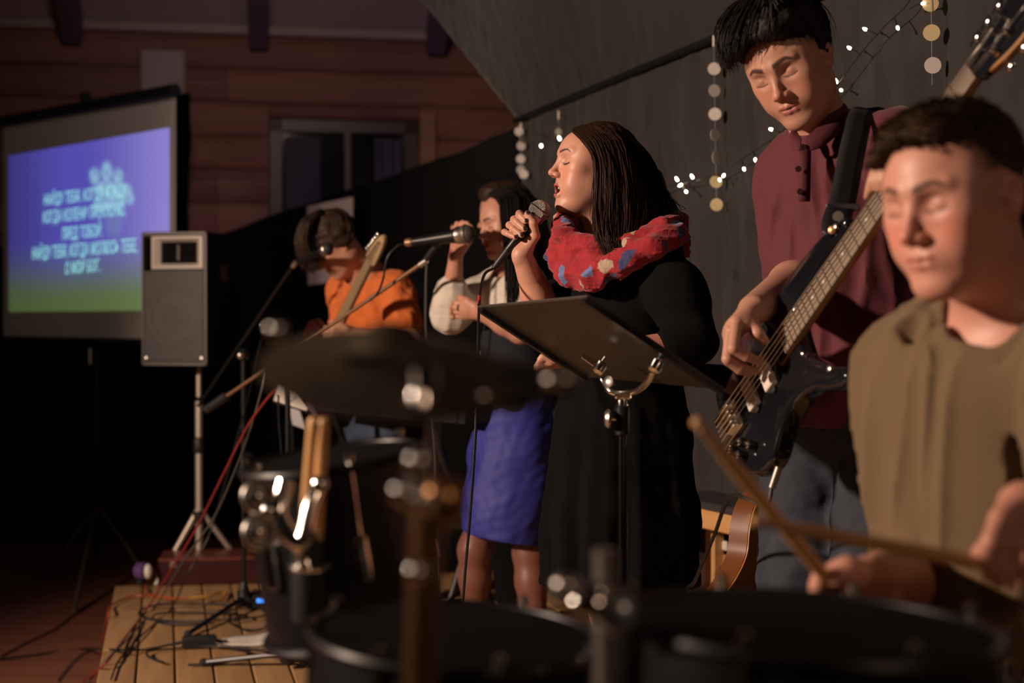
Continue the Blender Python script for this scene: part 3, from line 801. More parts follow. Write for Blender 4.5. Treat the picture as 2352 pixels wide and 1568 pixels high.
MB().add(np.array(ring).reshape(-1, 3), [(i * 4 + j, i * 4 + (j + 1) % 4, (i + 1) * 4 + (j + 1) % 4, (i + 1) * 4 + j) for i in range(4) for j in range(4)]).build('horn_plate', m_horn, root, smooth=False)
MB().box(sp(.018, -.009, hz), (.166, .004, .094), Rk).build('horn_mouth', m_black, root, smooth=False)
MB().box(sp(.018, -.005, hz), (.012, .006, .07), Rk).build('horn_vane', mat('horn_vane', (.09, .06, .05), .5), root)
for s_ in (-1,): MB().box(sp(-WB / 2 + .022, .002, hz - .004), (.026, .012, .15), Rk).build('horn_gap', m_black, root, smooth=False)
gz0, gz1 = -HB / 2 + .022, hz - hh / 2 - .012; gw = WB - .034
m_grl = mat('grille_wire', (.085, .082, .080), .5, .4); m_cone = mat('speaker_cone', (.055, .050, .048), .6)
MB().box(sp(.003, -.012, (gz0 + gz1) / 2), (gw, .01, gz1 - gz0), Rk).build('baffle', m_cab, root, smooth=False)
b = MB().lathe(sp(.003, -.004, (gz0 + gz1) / 2), fn, [(.142, .004), (.136, .010), (.125, .008), (.112, -.002)], 40, False); b.build('cone_ring', mat('cone_ring', (.10, .095, .09), .5), root)
MB().lathe(sp(.003, -.004, (gz0 + gz1) / 2), fn, [(.112, .0), (.06, -.004), (.045, .0), (.03, .008), (.002, .012)], 32, False).build('cone', m_cone, root)
b = MB()
for x in np.linspace(-gw / 2, gw / 2, 43): b.box(sp(.003 + x, .014, (gz0 + gz1) / 2), (.0024, .002, gz1 - gz0), Rk)
for z in np.linspace(gz0, gz1, 62): b.box(sp(.003, .0155, z), (gw, .002, .0024), Rk)
tag(b.build('grille', m_grl, root, smooth=False), kind='stuff')
for sx_ in (-1, 1): MB().lathe(sp(sx_ * .138, .012, gz0 + .012), fn, [(.008, 0), (.008, .004), (.002, .006)], 12).build('screw', m_steel, root)
hr = fc + rx * (WB / 2 + .002) - fn * .17 + V(0, 0, .12)
for (y, z, a, c, mm) in ((0, 0, .12, .15, m_cab), ):
    MB().box(hr, (.006, .13, .16), Rk, .002).build('handle_plate', mat('handle_plate', (.022, .022, .024), .4), root)
MB().box(hr + rx * .004, (.006, .062, .075), Rk, .002).build('handle_grip', mat('handle_grip', (.16, .10, .06), .5), root)
root = empty('speaker_stand', tuple(V(*(P(457, 1285, 6.68) * V(1, 1, 0))[:2], FLOORZ))); tag(root, 'silver tripod stand with a black collar holding the loudspeaker', 'stand')
px_, py_ = P(457, 900, 6.68)[:2]
MB().tube([V(px_, py_, .84), V(px_, py_, P(457, 842, 6.68)[2] + .01)], .0135, 12).build('upper_pole', m_alu, root)
MB().tube([V(px_, py_, FLOORZ + .05), V(px_, py_, .82)], .0185, 12).build('lower_pole', m_alu, root)
MB().lathe(V(px_, py_, P(457, 1040, 6.68)[2]), (0, 0, 1), [(.024, 0), (.028, .01), (.028, .06), (.020, .075)], 16).build('collar', m_blackp, root)
MB().lathe(V(px_, py_, P(457, 1200, 6.68)[2]), (0, 0, 1), [(.026, 0), (.030, .01), (.030, .05), (.022, .055)], 16).build('leg_hub', m_blackp, root)
for (x, y) in ((-.24, -.05), (.30, .10), (-.05, .40)):
    a = V(px_, py_, .32); q = V(px_ + x * 1.15, py_ + y, FLOORZ + .012)
    lg = MB().tube([a, q], .0145, 10).build('leg', m_alu, root)
    MB().tube([a + (q - a) * .52, V(px_, py_, FLOORZ + .09)], .009, 8).build('brace', m_alu, root)
    MB().sphere(q, .018, 10, 6).build('rubber_foot', m_rubber, lg)

# ------------------------------------------------------------------ microphones and stands
m_gold = mat('gold_plug', (.62, .40, .18), .35, .8)
def microphone(name, tail, headc, label, group=None, plug=None, r=.0245, headmat=None, sc=1.0):
    t, h = np.asarray(tail, float), np.asarray(headc, float); ax = nrm(h - t); Lm = float(np.linalg.norm(h - t))
    root = empty(name, tuple(t)); tag(root, label, 'microphone', group)
    MB().lathe(t, ax, [(.0085 * sc, 0), (.0105 * sc, .004), (.0112 * sc, .03), (.0155 * sc, Lm - .05 * sc), (.0180 * sc, Lm - .034 * sc), (.0195 * sc, Lm - .026 * sc)], 20).build('body', m_blackm, root)
    MB().lathe(t, ax, [(.0202 * sc, Lm - .027 * sc), (.0222 * sc, Lm - .025 * sc), (.0222 * sc, Lm - .014 * sc), (.0210 * sc, Lm - .010 * sc)], 24).build('collar_ring', m_steel, root)
    hd = MB().sphere(h - ax * .001, (r, r, r * .98), 24, 16, frame(ax, (0, 0, 1) if abs(ax[2]) < .9 else (1, 0, 0))).build('head', headmat, root)
    MB().torus(h + ax * .001, ax, r * 1.01, .0022, 28, 6).build('head_band', m_steel, root)
    return root
m_mesh = mat('mic_mesh', (.40, .375, .345), .42, .75)
nt = m_mesh.node_tree; N = nt.nodes; L = nt.links; tc = N.new('ShaderNodeTexCoord'); vo = N.new('ShaderNodeTexVoronoi'); vo.inputs['Scale'].default_value = 620
L.new(tc.outputs['Object'], vo.inputs['Vector']); bp = N.new('ShaderNodeBump'); bp.inputs['Strength'].default_value = 1.0; bp.inputs['Distance'].default_value = .003; bp.invert = True
L.new(vo.outputs['Distance'], bp.inputs['Height']); L.new(bp.outputs[0], N['Principled BSDF'].inputs['Normal'])

def boom_stand(name, base, clutch, tail, tip, label, pole_m, boom_m, feet, cw=None, group=None):
    root = empty(name, (base[0], base[1], base[2])); tag(root, label, 'microphone stand', group)
    MB().tube([base + V(0, 0, .04), V(base[0], base[1], clutch[2])], .0095, 10).build('pole', pole_m, root)
    MB().tube([V(base[0], base[1], .55 * clutch[2]), V(base[0], base[1], .55 * clutch[2] + .06)], .014, 10).build('pole_grip', m_blackp, root)
    MB().lathe(base + V(0, 0, .02), (0, 0, 1), [(.02, 0), (.028, .01), (.028, .05), (.012, .10)], 14).build('base_hub', m_blackp, root)
    for f in feet:
        lg = MB().tube([base + V(0, 0, .055), V(f[0], f[1], base[2] + .012)], [.010, .009], 8).build('leg', m_blackm, root)
        MB().sphere(V(f[0], f[1], base[2] + .013), (.016, .016, .013), 10, 6).build('rubber_foot', m_rubber, lg)
    ax = nrm(np.asarray(tip) - np.asarray(tail))
    MB().tube([tail, tip], .0068, 10).build('boom_arm', boom_m, root)
    cl_ = MB().sphere(clutch, .026, 14, 10).build('clutch', m_blackp, root)
    MB().lathe(np.asarray(clutch) + V(-.005, -.03, 0), (0, -1, 0), [(.012, 0), (.016, .004), (.016, .012), (.006, .02)], 12).build('clutch_knob', m_steel, cl_)
    if cw: MB().tube([np.asarray(tail) - ax * .01, np.asarray(tail) + ax * cw], .0165, 12).build('counterweight', m_blackp, root)
    hd = MB().tube([np.asarray(tip) - ax * .015, np.asarray(tip) + ax * .015], .010, 10).build('boom_end', m_steel, root)
    return root
# stand in front of the guitarist
base = G(560, 1402); base[2] = 0
clA = P(562, 815, base[1]); clA = V(base[0], base[1], clA[2])
boom_stand('microphone_stand', base, clA, P(455, 932, 5.95), P(676, 606, 5.55), 'thin black boom microphone stand reaching towards the guitarist in orange', m_blackm, m_blackm,
           [G(432, 1462), G(640, 1415), G(575, 1372)])
microphone('microphone', P(686, 602, 5.53), P(752, 572, 5.40), 'small dark microphone clipped before the bowed head of the guitarist', None, headmat=mat('dark_mesh', (.03, .03, .032), .6, .4))
# stand reaching to the woman in white
m_copper = mat('brown_boom_tube', (.30, .17, .10), .38, .6)  # boom tube in an even brown metal
b2 = V(*P(661, 900, 4.85)[:2], 0); clB = V(b2[0], b2[1], P(661, 845, 4.85)[2])
boom_stand('microphone_stand', b2, clB, P(478, 938, 5.05), P(972, 603, 4.58), 'boom microphone stand with a brown tube crossing behind the dark cymbal', m_blackm, m_copper,
           [b2 + V(-.3, .05, 0), b2 + V(.22, -.25, 0), b2 + V(.2, .28, 0)], cw=.10)
mB = microphone('microphone', P(938, 557, 4.56), P(1071, 538, 4.50), 'microphone on a boom stand in front of the raised hand', None, headmat=mat('mic_mesh_dark', (.16, .14, .125), .5, .6), r=.031, sc=1.28)
ax = nrm(P(1071, 538, 4.50) - P(938, 557, 4.56)); t = P(938, 557, 4.56)
MB().lathe(t - ax * .010, ax, [(.0112, 0), (.0138, .003), (.0138, .058), (.0118, .060)], 14).build('plug', mat('brown_plug', (.30, .17, .085), .45, .5), mB)
MB().tube([P(972, 603, 4.58), P(990, 578, 4.56), P(1000, 566, 4.55)], .009, 8).build('clip', m_blackp, mB)
MB().torus(P(1005, 551, 4.535), ax, .018, .004, 16, 6).build('clip_ring', m_blackp, mB)

# ------------------------------------------------------------------ music stand before the singer
A, B_, D_ = P(1100, 706, 2.970), P(1348, 683, 2.570), P(1338, 862, 3.024); Cc_ = B_ + (D_ - A) * 1.18; D_ = A + (D_ - A) * 1.02
base_xy = P(1432, 905, 2.722)
root = empty('music_stand', (base_xy[0], base_xy[1], 0)); tag(root, 'black folding music stand with a tilted solid desk and chrome fork', 'music stand')
dn = nrm(np.cross(B_ - A, D_ - A)); dn = dn if dn[2] < 0 else -dn      # dn points down and back, to the camera
m_desk = mat('desk_lacquer', (.024, .020, .014), .38, .1, noise=(8, .4, (.019, .016, .012)))
def slab(name, cs, th, m, parent):
    f = list(cs); k = [c - dn * th for c in cs]
    o = MB().add(np.array(f + k), [(0, 1, 2, 3), (7, 6, 5, 4), (0, 4, 5, 1), (1, 5, 6, 2), (2, 6, 7, 3), (3, 7, 4, 0)]).build(name, m, parent, smooth=False); return o
slab('desk', [A, B_, Cc_, D_], .003, m_desk, root)
ee = nrm(D_ - A); eu = nrm(B_ - A)
MB().tube([A - dn * .002, B_ - dn * .002], .0028, 8).build('top_edge', m_steel, root)
slab('side_rim', [A + ee * .004 + eu * 0, A + ee * .004 + eu * .014, D_ + eu * .014, D_], -.010, m_blackm, root)
slab('side_rim', [B_ - eu * .014, B_, Cc_, Cc_ - eu * .014], -.010, m_blackm, root)
slab('lip', [D_, Cc_, Cc_ - dn * .05 , D_ - dn * .05], .003, m_blackm, root)
def onDesk(px, py, off=.0):
    a = P(px, py, 1.0) - V(0, 0, CAMZ); t = ((A - V(0, 0, CAMZ)) @ dn) / (a @ dn); return V(0, 0, CAMZ) + a * t + dn * off
MB().tube([onDesk(1338, 816, .004), onDesk(1378, 842, .006)], .0028, 6).build('support_wire', m_steel, root)
f1, f2, mid_ = P(1380, 842, 2.754), P(1508, 838, 2.614), P(1430, 903, 2.722)
MB().tube([f1 - dn * .02, f1, P(1384, 872, 2.754), P(1402, 898, 2.732), mid_, P(1466, 896, 2.700), P(1490, 872, 2.657), f2, f2 - dn * .02], .0062, 10, smooth=6).build('fork', m_chrome, root)
for f in (f1, f2):
    MB().lathe(f + dn * .004, -dn, [(.006, -.012), (.0125, -.008), (.0135, 0), (.0135, .010), (.008, .014)], 14).build('fork_end', m_chrome, root)
MB().lathe(P(1401, 878, 2.700), P(1401, 878, 2.700) - P(1425, 885, 2.722), [(.004, -.01), (.009, 0), (.012, .006), (.004, .010)], 12).build('wing_nut', m_steel, root)
MB().box(mid_ + V(0, 0, -.004), (.032, .03, .014), None, .003).build('fork_block', m_chrome, root)
MB().lathe(V(mid_[0], mid_[1], mid_[2] - .05), (0, 0, 1), [(.010, 0), (.012, .004), (.012, .04), (.008, .05)], 14).build('neck_joint', m_chrome, root)
zc = P(1430, 965, 2.722)[2]
MB().lathe(V(mid_[0], mid_[1], zc - .03), (0, 0, 1), [(.010, 0), (.0155, .004), (.0155, .055), (.010, .06)], 16).build('clamp', m_blackm, root)
kn = MB().tube([V(mid_[0], mid_[1], zc), P(1404, 961, 2.711)], .0035, 8).build('knob_shaft', m_chrome, root)
MB().lathe(P(1404, 961, 2.711), P(1396, 961, 2.711) - P(1404, 961, 2.711), [(.004, 0), (.017, .002), (.019, .006), (.014, .012), (.003, .014)], 18).build('clamp_knob', m_steel, root)
MB().tube([V(mid_[0], mid_[1], .62), mid_ - V(0, 0, .03)], .0062, 10).build('inner_tube', m_chrome, root)
MB().tube([V(mid_[0], mid_[1], .10), V(mid_[0], mid_[1], zc + .0)], .0100, 12).build('outer_tube', mat('dark_chrome', (.10, .10, .10), .22, 1.0), root)
for a_ in (-.6, 1.5, 3.6):
    q = V(mid_[0] + .26 * math.cos(a_), mid_[1] + .26 * math.sin(a_), .008)
    MB().tube([V(mid_[0], mid_[1], .22), q], .008, 8).build('leg', m_blackm, root)

# ------------------------------------------------------------------ keyboard and low stand with sheets
root = empty('keyboard', (-.45, 5.1, 0)); tag(root, 'black stage keyboard on folding legs beside the woman in the blue skirt', 'keyboard')
kL, kR = P(730, 890, 5.5), P(1066, 938, 4.70); kd = nrm((kR - kL) * V(1, 1, 0)); kl = float(np.linalg.norm((kR - kL) * V(1, 1, 0)))
kn_ = V(kd[1], -kd[0], 0); kn_ = kn_ if kn_[1] < 0 else -kn_
Kf = np.stack([kd, -kn_, V(0, 0, 1)], 1); kc = (kL + kR) / 2; kz = kL[2]
def kp(x, y, z): return V(kc[0], kc[1], kz) + kd * x - kn_ * y + V(0, 0, z)
prof = [(0, -.085), (.012, -.012), (.09, .006), (.13, -.02), (.25, -.03), (.25, -.085)]
vs = np.array([kp(sx_ * kl / 2, y, z) for sx_ in (-1, 1) for y, z in prof]); k = len(prof)
MB().add(vs, [(i, (i + 1) % k, k + (i + 1) % k, k + i) for i in range(k)] + [tuple(range(k))[::-1], tuple(range(k, 2 * k))]).build('body', mat('keyboard_shell', (.013, .013, .014), .55), root, smooth=False)
b = MB()
for i in range(52): b.box(kp(-kl / 2 + .03 + i * (kl - .06) / 52 + .01, .19, -.018), ((kl - .06) / 52 - .001, .11, .016), Kf)
b.build('white_key_row', m_paper, root, smooth=False)
MB().box(kp(0, .065, .010), (kl * .8, .03, .006), Kf).build('red_felt_strip', mat('red_felt', (.16, .04, .025), .9), root)
for sx_ in (-.38, .30):
    for (y0, y1) in ((.0, .32), (.32, .0)):
        a = kp(sx_ * kl, y0, -.09); q = kp(sx_ * kl, y1, 0); MB().tube([a, V(q[0], q[1], .015)], .014, 8).build('leg', m_blackm, root)
MB().tube([kp(-.38 * kl, .30, -.5), kp(.30 * kl, .30, -.5)], .012, 8).build('cross_bar', m_blackm, root)
# low stand with sheet music
root = empty('sheet_stand', tuple(G(690, 1420, 0))); r0 = V(*P(690, 940, 5.90)[:2], 0); root.location = tuple(r0)
tag(root, 'low black sheet stand in front of the guitarist behind the keyboard', 'music stand')
q4 = [P(640, 884, 5.95), P(728, 897, 5.80), P(710, 950, 5.75), P(627, 925, 5.90)]
pn_ = nrm(np.cross(q4[1] - q4[0], q4[3] - q4[0])); pn_ = pn_ if pn_[1] < 0 else -pn_
def quad(name, q, th, m, parent, off=0):
    f = [c + pn_ * off for c in q]; k = [c + pn_ * (off - th) for c in q]
    return MB().add(np.array(f + k), [(0, 1, 2, 3), (7, 6, 5, 4), (0, 4, 5, 1), (1, 5, 6, 2), (2, 6, 7, 3), (3, 7, 4, 0)]).build(name, m, parent, smooth=False)
quad('desk', q4, .008, m_blackm, root)
MB().tube([r0 + V(0, 0, .02), (q4[2] + q4[3]) / 2], .010, 8).build('pole', m_blackm, root)
for a_ in (.4, 2.5, 4.6): MB().tube([r0 + V(0, 0, .18), r0 + V(.22 * math.cos(a_), .22 * math.sin(a_), .01)], .008, 6).build('leg', m_blackm, root)
o = quad('sheet_music', [P(644, 880, 5.95), P(722, 894, 5.80), P(706, 944, 5.75), P(631, 921, 5.90)], .002, m_paper, None, .006); tag(o, 'brightly lit white sheet of music lying on the low stand', 'paper')
o = quad('sheet_music', [P(668, 876, 6.00), P(740, 884, 5.85), P(736, 889, 5.85), P(664, 881, 6.00)], .002, m_paper, None, .004); tag(o, 'edge of a second white sheet showing above the lit sheet', 'paper')
o = quad('sheet_music', [P(664, 935, 5.75), P(688, 941, 5.74), P(702, 986, 5.72), P(672, 975, 5.73)], .002, mat('grey_paper', (.42, .41, .44), .8), None, .0); tag(o, 'greyish sheet hanging below the low stand desk', 'paper')

# ------------------------------------------------------------------ people
m_skin = mat('skin', (.5, .3, .2), .48, attr=True, sss=.06, bump=(420, .12, .0006))
m_lash = mat('lash_dark', (.015, .010, .008), .6)
m_teeth = mat('teeth', (.72, .66, .56), .3)
m_hair_db = mat('hair_dark_brown', (.020, .0080, .0042), .55, spec=.22, noise=(60, .6, (.042, .0175, .0080)))
m_hair_bk = mat('hair_black', (.0085, .0060, .0050), .6, spec=.25)
m_hair_br = mat('hair_brown', (.024, .0125, .0075), .6, spec=.3, noise=(60, .6, (.050, .027, .015)))
m_hair_ds = mat('hair_short_brown', (.040, .022, .012), .75, spec=.2, noise=(60, .6, (.075, .044, .022)))
def boxd(lo, hi):
    c = (np.asarray(lo) + hi) / 2; r = (np.asarray(hi) - lo) / 2
    return lambda X: np.max(np.abs(X - c) - r, 1)
def around(c, r): c = np.asarray(c, float); r = np.asarray(r, float) * np.ones(3); return c - r, c + r
def body_mesh(S, fine, rest_h, colorf, parent, name='body'):
    "one body surface: fine cells in the boxes 'fine' [(lo, hi, h)], coarser cells elsewhere"
    parts = []; boxes = []
    for lo, hi, h in fine:
        v, f = S.mesh(h, lo, hi)
        # drop faces already covered by an earlier fine box
        parts.append((v, f, colorf(v))); q_ = 2.5 * h + 1.9 * (rest_h or 0); boxes.append(boxd(lo + q_, hi - q_))
    if rest_h:
        v, f = S.mesh(rest_h, cut=(lambda X: np.max([-b(X) for b in boxes], 0)) if boxes else None)
        parts.append((v, f, colorf(v)))
    v, f, c = join_np(parts); return np_mesh(name, v, f, m_skin, parent, col=c)
def cloth(S, name, h, m, parent, folds_=None, amp=.0, cut=None):
    v, f = S.mesh(h, disp=folds_, amp=amp, cut=cut); return np_mesh(name, v, f, m, parent)
def limb(S, pts, rs, k=.03): return S.chain(pts, rs, k)
def leg_pair(S, hips, knees, ankles, r=(.085, .055, .035), k=.03):
    for h_, kn, an in zip(hips, knees, ankles): S.chain([h_, kn, (kn * .7 + an * .3), an], [r[0], r[1], r[1] * .98, r[2]], k)
def shoe(parent, ankle, fwd, m, name='shoe', L_=.26):
    f = nrm(np.asarray(fwd) * V(1, 1, 0)); a = V(ankle[0], ankle[1], 0); S = Sdf()
    S.cap(a - f * .045 + V(0, 0, .042), a + f * (L_ - .10) + V(0, 0, .032), .040, .036, .02); S.cap(a + V(0, 0, .10), a + V(0, 0, .05), .042, .045, .03)
    S.ell(a + f * (L_ - .12) + V(0, 0, .03), (.052, .052, .032), None, .03)
    v, fc_ = S.mesh(.007, cut=lambda X: -(X[:, 2] - .004)); return np_mesh(name, v, fc_, m, parent)
def nails(X, c, tips, col, rad=.0058):
    for t in tips:
        w_ = sm(np.linalg.norm(X - np.asarray(t), axis=1), rad * 1.12, rad * .9)[:, None]; c = c * (1 - w_) + np.asarray(col) * w_
    return c
def hair_guides(guides, n, jit, rad, k=16, seed=1, taper=.0):
    "locks interpolated between neighbouring guide curves"
    rs = np.random.RandomState(seed); gs = [spline(np.asarray(g), 3) for g in guides]; out = []; rr = []
    for i in range(n):
        u = rs.rand() * (len(gs) - 1); a = int(u); t = u - a
        c = gs[a] * (1 - t) + gs[min(a + 1, len(gs) - 1)] * t
        o = rs.normal(size=3) * jit; ph = rs.rand() * 6.28; ss = np.linspace(0, 1, len(c))
        c = c + o * (.35 + .65 * ss[:, None]) + np.outer(np.sin(ss * (5 + 5 * rs.rand()) + ph) * jit * .7 * ss, rs.normal(size=3))
        cutn = len(c) - int(rs.rand() ** 2 * len(c) * .22); out.append(c[:max(cutn, 6)]); rr.append(rad * (.6 + .8 * rs.rand()))
    return out, rr

# ---------------------------------------------------------------- the singer
def D_(px, py, d): return P(px, py, 3.4 + (d - 3.1) * 1.1)
def person(label, feet): r = empty('person', (feet[0], feet[1], 0)); return tag(r, label, 'person')
sg = person('woman with long brown hair and red scarf singing into a microphone she holds', P(1425, 1300, 3.42))
f_ = lambda y, p: (-math.sin(math.radians(y)) * math.cos(math.radians(p)), -math.cos(math.radians(y)) * math.cos(math.radians(p)), math.sin(math.radians(p)))
H = head_frame(P(1362, 391, 3.4), f_(74, 5), math.radians(-2), .93)
S = Sdf(); OP = .0145
add_head(S, H, OP, False, full=1.0, crown=.90)
add_neck(S, H, D_(1405, 560, 3.13), .050, .058)
S.cap(D_(1405, 555, 3.13), D_(1430, 640, 3.13), .05, .08, .05)
S.cap(D_(1405, 590, 3.30), D_(1480, 605, 3.04), .045, .042, .04)
S.cap(D_(1430, 640, 3.13), D_(1430, 860, 3.13), .08, .08, .05)
S.cap(D_(1430, 900, 3.13), D_(1430, 1050, 3.13), .09, .09, .05)
elb = D_(1256, 738, 3.13); wr = D_(1198, 583, 3.06)
limb(S, [D_(1392, 590, 3.30), elb], [.048, .042])
S.chain([elb, elb * .62 + wr * .38, wr], [.041, .037, .0235], .02)
mic_t, mic_h = D_(1164, 578, 3.062), D_(1240, 483, 3.050)
kn = [D_(1221, 516, 3.098), D_(1214, 528, 3.098), D_(1207, 540, 3.094), D_(1198, 553, 3.088)]
fg = [[D_(1193, 491, 3.075), D_(1196, 496, 3.038), D_(1208, 508, 3.026)], [D_(1181, 504, 3.075), D_(1187, 510, 3.036), D_(1205, 526, 3.024)],
      [D_(1170, 517, 3.075), D_(1178, 524, 3.036), D_(1198, 540, 3.024)], [D_(1159, 533, 3.070), D_(1167, 537, 3.038), D_(1184, 545, 3.028)]]
th = [D_(1212, 566, 3.055), D_(1229, 541, 3.036), D_(1225, 512, 3.028), D_(1212, 491, 3.028)]
add_hand(S, wr, kn, fg, th, .98)
S.chain([D_(1514, 620, 3.0), D_(1586, 780, 2.87)], [.036, .034], .02)
nw = D_(1345, 826, 2.80); S.chain([D_(1582, 792, 2.862), D_(1450, 815, 2.82), nw], [.036, .038, .026], .02)
nk = [D_(1282, 808, 2.77), D_(1280, 818, 2.785), D_(1282, 827, 2.80), D_(1288, 835, 2.81)]
add_hand(S, nw, nk, [[q + V(-.035, .0, -.012), q + V(-.045, .005, -.032), q + V(-.042, .008, -.05)] for q in nk], [nw + V(-.02, -.02, .012), nw + V(-.05, -.03, .008), nw + V(-.075, -.03, -.005), nw + V(-.095, -.025, -.015)], .95)
hipz = P(1430, 1000, 3.42)
leg_pair(S, [hipz + V(.0, -.08, -.08), hipz + V(0, .08, -.08)], [hipz + V(-.02, -.08, -.42), hipz + V(-.02, .08, -.42)], [V(hipz[0], hipz[1] - .08, .10), V(hipz[0] + .02, hipz[1] + .08, .10)], (.08, .055, .038))
skin_s = np.array((.59, .300, .215))
tips = [f[2] + V(.0015, -.0062, .002) for f in fg] + [th[3] + V(.001, -.006, .003)]
def col_s(X):
    c = head_colors(H, X, skin_s, (.40, .095, .085), (.022, .013, .010), (.62, .22, .15), OP, .45, brow_w=.75)
    return nails(X, c, tips, (.030, .018, .030))
lo, hi = around(hp(H, 0, .0, .0), .19); lo[2] -= .04
hlo, hhi = around(D_(1198, 540, 3.06), .085); hlo[2] -= .03
body_mesh(S, [(lo, hi, .0021), (hlo, hhi, .0019)], .0075, col_s, sg)
lash_arc(H, -1, sg, m_lash); lash_arc(H, 1, sg, m_lash); teeth_upper(H, sg, m_teeth, OP)
# earring-side stud and ring
MB().torus(D_(1176, 530, 3.076), fg[2][0] - kn[2], .0098, .0016, 16, 6).build('ring', m_steel, sg)
# hair
HS = Sdf(); R = H['R']; s = H['s']
HS.ell(hp(H, 0, -.020, .050), V(.086, .094, .076) * s, R, .02)
HS.ell(hp(H, -.030, -.030, .02), V(.062, .066, .085) * s, R, .03)
HS.ell(hp(H, .030, -.030, .02), V(.062, .066, .085) * s, R, .03)
HS.chain([hp(H, -.056, -.030, .0), D_(1415, 470, 3.02), D_(1412, 545, 3.0)], [.036, .032, .014], .03)
HS.chain([hp(H, -.045, -.070, .01), D_(1452, 430, 3.06), D_(1465, 490, 3.04)], [.042, .038, .022], .03)
HS.chain([hp(H, 0, -.085, .02), D_(1480, 430, 3.16), D_(1520, 480, 3.12)], [.055, .045, .026], .03)
HS.chain([hp(H, .055, -.03, .0), D_(1330, 470, 3.27), D_(1305, 530, 3.24)], [.040, .030, .012], .03)
HS.ell(hp(H, 0, .088, -.020), V(.064, .080, .100) * s, R, .012, -1)          # face opening
HS.ell(hp(H, -.055, .062, -.03), V(.040, .056, .085) * s, R, .010, -1)
HS.ell(hp(H, .055, .062, -.03), V(.040, .056, .085) * s, R, .010, -1)
def hrel(X, d): return d + .0026 * wav(X, 300, 2, 3, (1, 1, .15)) + .0016 * wav(X, 700, 6, 3, (1, 1, .10))
v, f = HS.mesh(.0032, disp=hrel, amp=.006); hair = np_mesh('hair', v, f, m_hair_db, sg)
G1 = [[(1314, 300, 3.065), (1342, 326, 3.030), (1366, 368, 3.004), (1368, 450, 2.985), (1370, 525, 2.945), (1396, 592, 2.93)],
      [(1335, 290, 3.075), (1386, 328, 3.012), (1402, 400, 2.982), (1400, 480, 2.955), (1402, 550, 2.925), (1412, 602, 2.92)],
      [(1372, 285, 3.10), (1428, 326, 3.022), (1446, 408, 2.992), (1452, 480, 2.965), (1446, 535, 2.935), (1430, 580, 2.925)],
      [(1398, 287, 3.13), (1462, 340, 3.055), (1484, 418, 3.025), (1494, 470, 3.0), (1488, 505, 2.97), (1470, 540, 2.95)],
      [(1414, 291, 3.16), (1480, 352, 3.115), (1508, 420, 3.09), (1528, 460, 3.07), (1545, 486, 3.05), (1556, 508, 3.04)],
      [(1416, 292, 3.2), (1484, 356, 3.2), (1516, 425, 3.19), (1540, 468, 3.17), (1550, 492, 3.15), (1538, 508, 3.14)]]
cv, rr = hair_guides([[D_(*q) for q in g] for g in G1], 2600, .0060, .00125, seed=3)
G2 = [[(1318, 298, 3.14), (1306, 370, 3.245), (1308, 450, 3.275), (1296, 515, 3.255), (1284, 560, 3.23)], [(1340, 290, 3.16), (1345, 380, 3.28), (1340, 470, 3.30), (1318, 530, 3.28), (1300, 570, 3.25)]]
c2, r2 = hair_guides([[D_(*q) for q in g] for g in G2], 260, .005, .0011, seed=4)
G3 = [[(1500, 430, 3.08), (1530, 470, 3.05), (1556, 492, 3.03), (1572, 520, 3.02)], [(1490, 420, 3.05), (1512, 462, 3.02), (1520, 490, 3.0), (1508, 512, 2.99)]]
c3, r3 = hair_guides([[D_(*q) for q in g] for g in G3], 110, .009, .0007, seed=5)
strands('hair_lock', cv + c2 + c3, rr + r2 + r3, m_hair_db, hair)
# dress
m_dress = mat('black_knit_dress', (.0030, .0029, .0034), .95, spec=.15, bump=(300, .3, .001))
DS = Sdf(); fwd_s = V(-.95, -.3, 0); Rb = np.stack([V(-.3, .95, 0), V(-.95, -.3, 0), V(0, 0, 1)], 1)
DS.ell(P(1440, 680, 3.42), (.165, .118, .20), Rb, .05)
DS.cap(D_(1410, 590, 3.32), D_(1498, 600, 3.0), .062, .058, .05)
DS.cap(P(1440, 700, 3.42), P(1432, 880, 3.42), .125, .118, .06)
DS.chain([P(1434, 880, 3.42), P(1430, 1000, 3.42), P(1427, 1180, 3.42), P(1424, 1440, 3.42)], [.135, .155, .170, .190], .05)
DS.chain([D_(1512, 606, 2.99), D_(1556, 680, 2.91), D_(1588, 780, 2.865)], [.058, .060, .054], .05); DS.chain([D_(1590, 782, 2.865), D_(1545, 798, 2.845)], [.052, .046], .03)
DS.chain([D_(1400, 592, 3.30), D_(1290, 700, 3.18), D_(1268, 722, 3.14)], [.062, .056, .050], .04)
DS.ell(D_(1475, 640, 3.05), (.08, .06, .07), Rb, .05)
def skirt_relief(X, d):
    ang = np.arctan2(X[:, 1] - P(1430, 1000, 3.42)[1], X[:, 0] - P(1430, 1000, 3.42)[0]); dn_ = np.clip((1.05 - X[:, 2]) / .4, 0, 1)
    return d + dn_ * (.010 * np.sin(ang * 11 + X[:, 2] * 2) + .006 * np.sin(ang * 19 + 1.0)) + .004 * wav(X, 60, 2, 3)
hemz = P(1425, 1342, 3.42)[2]
cloth(DS, 'dress', .0065, m_dress, sg, skirt_relief, .02, cut=lambda X: hemz - X[:, 2])
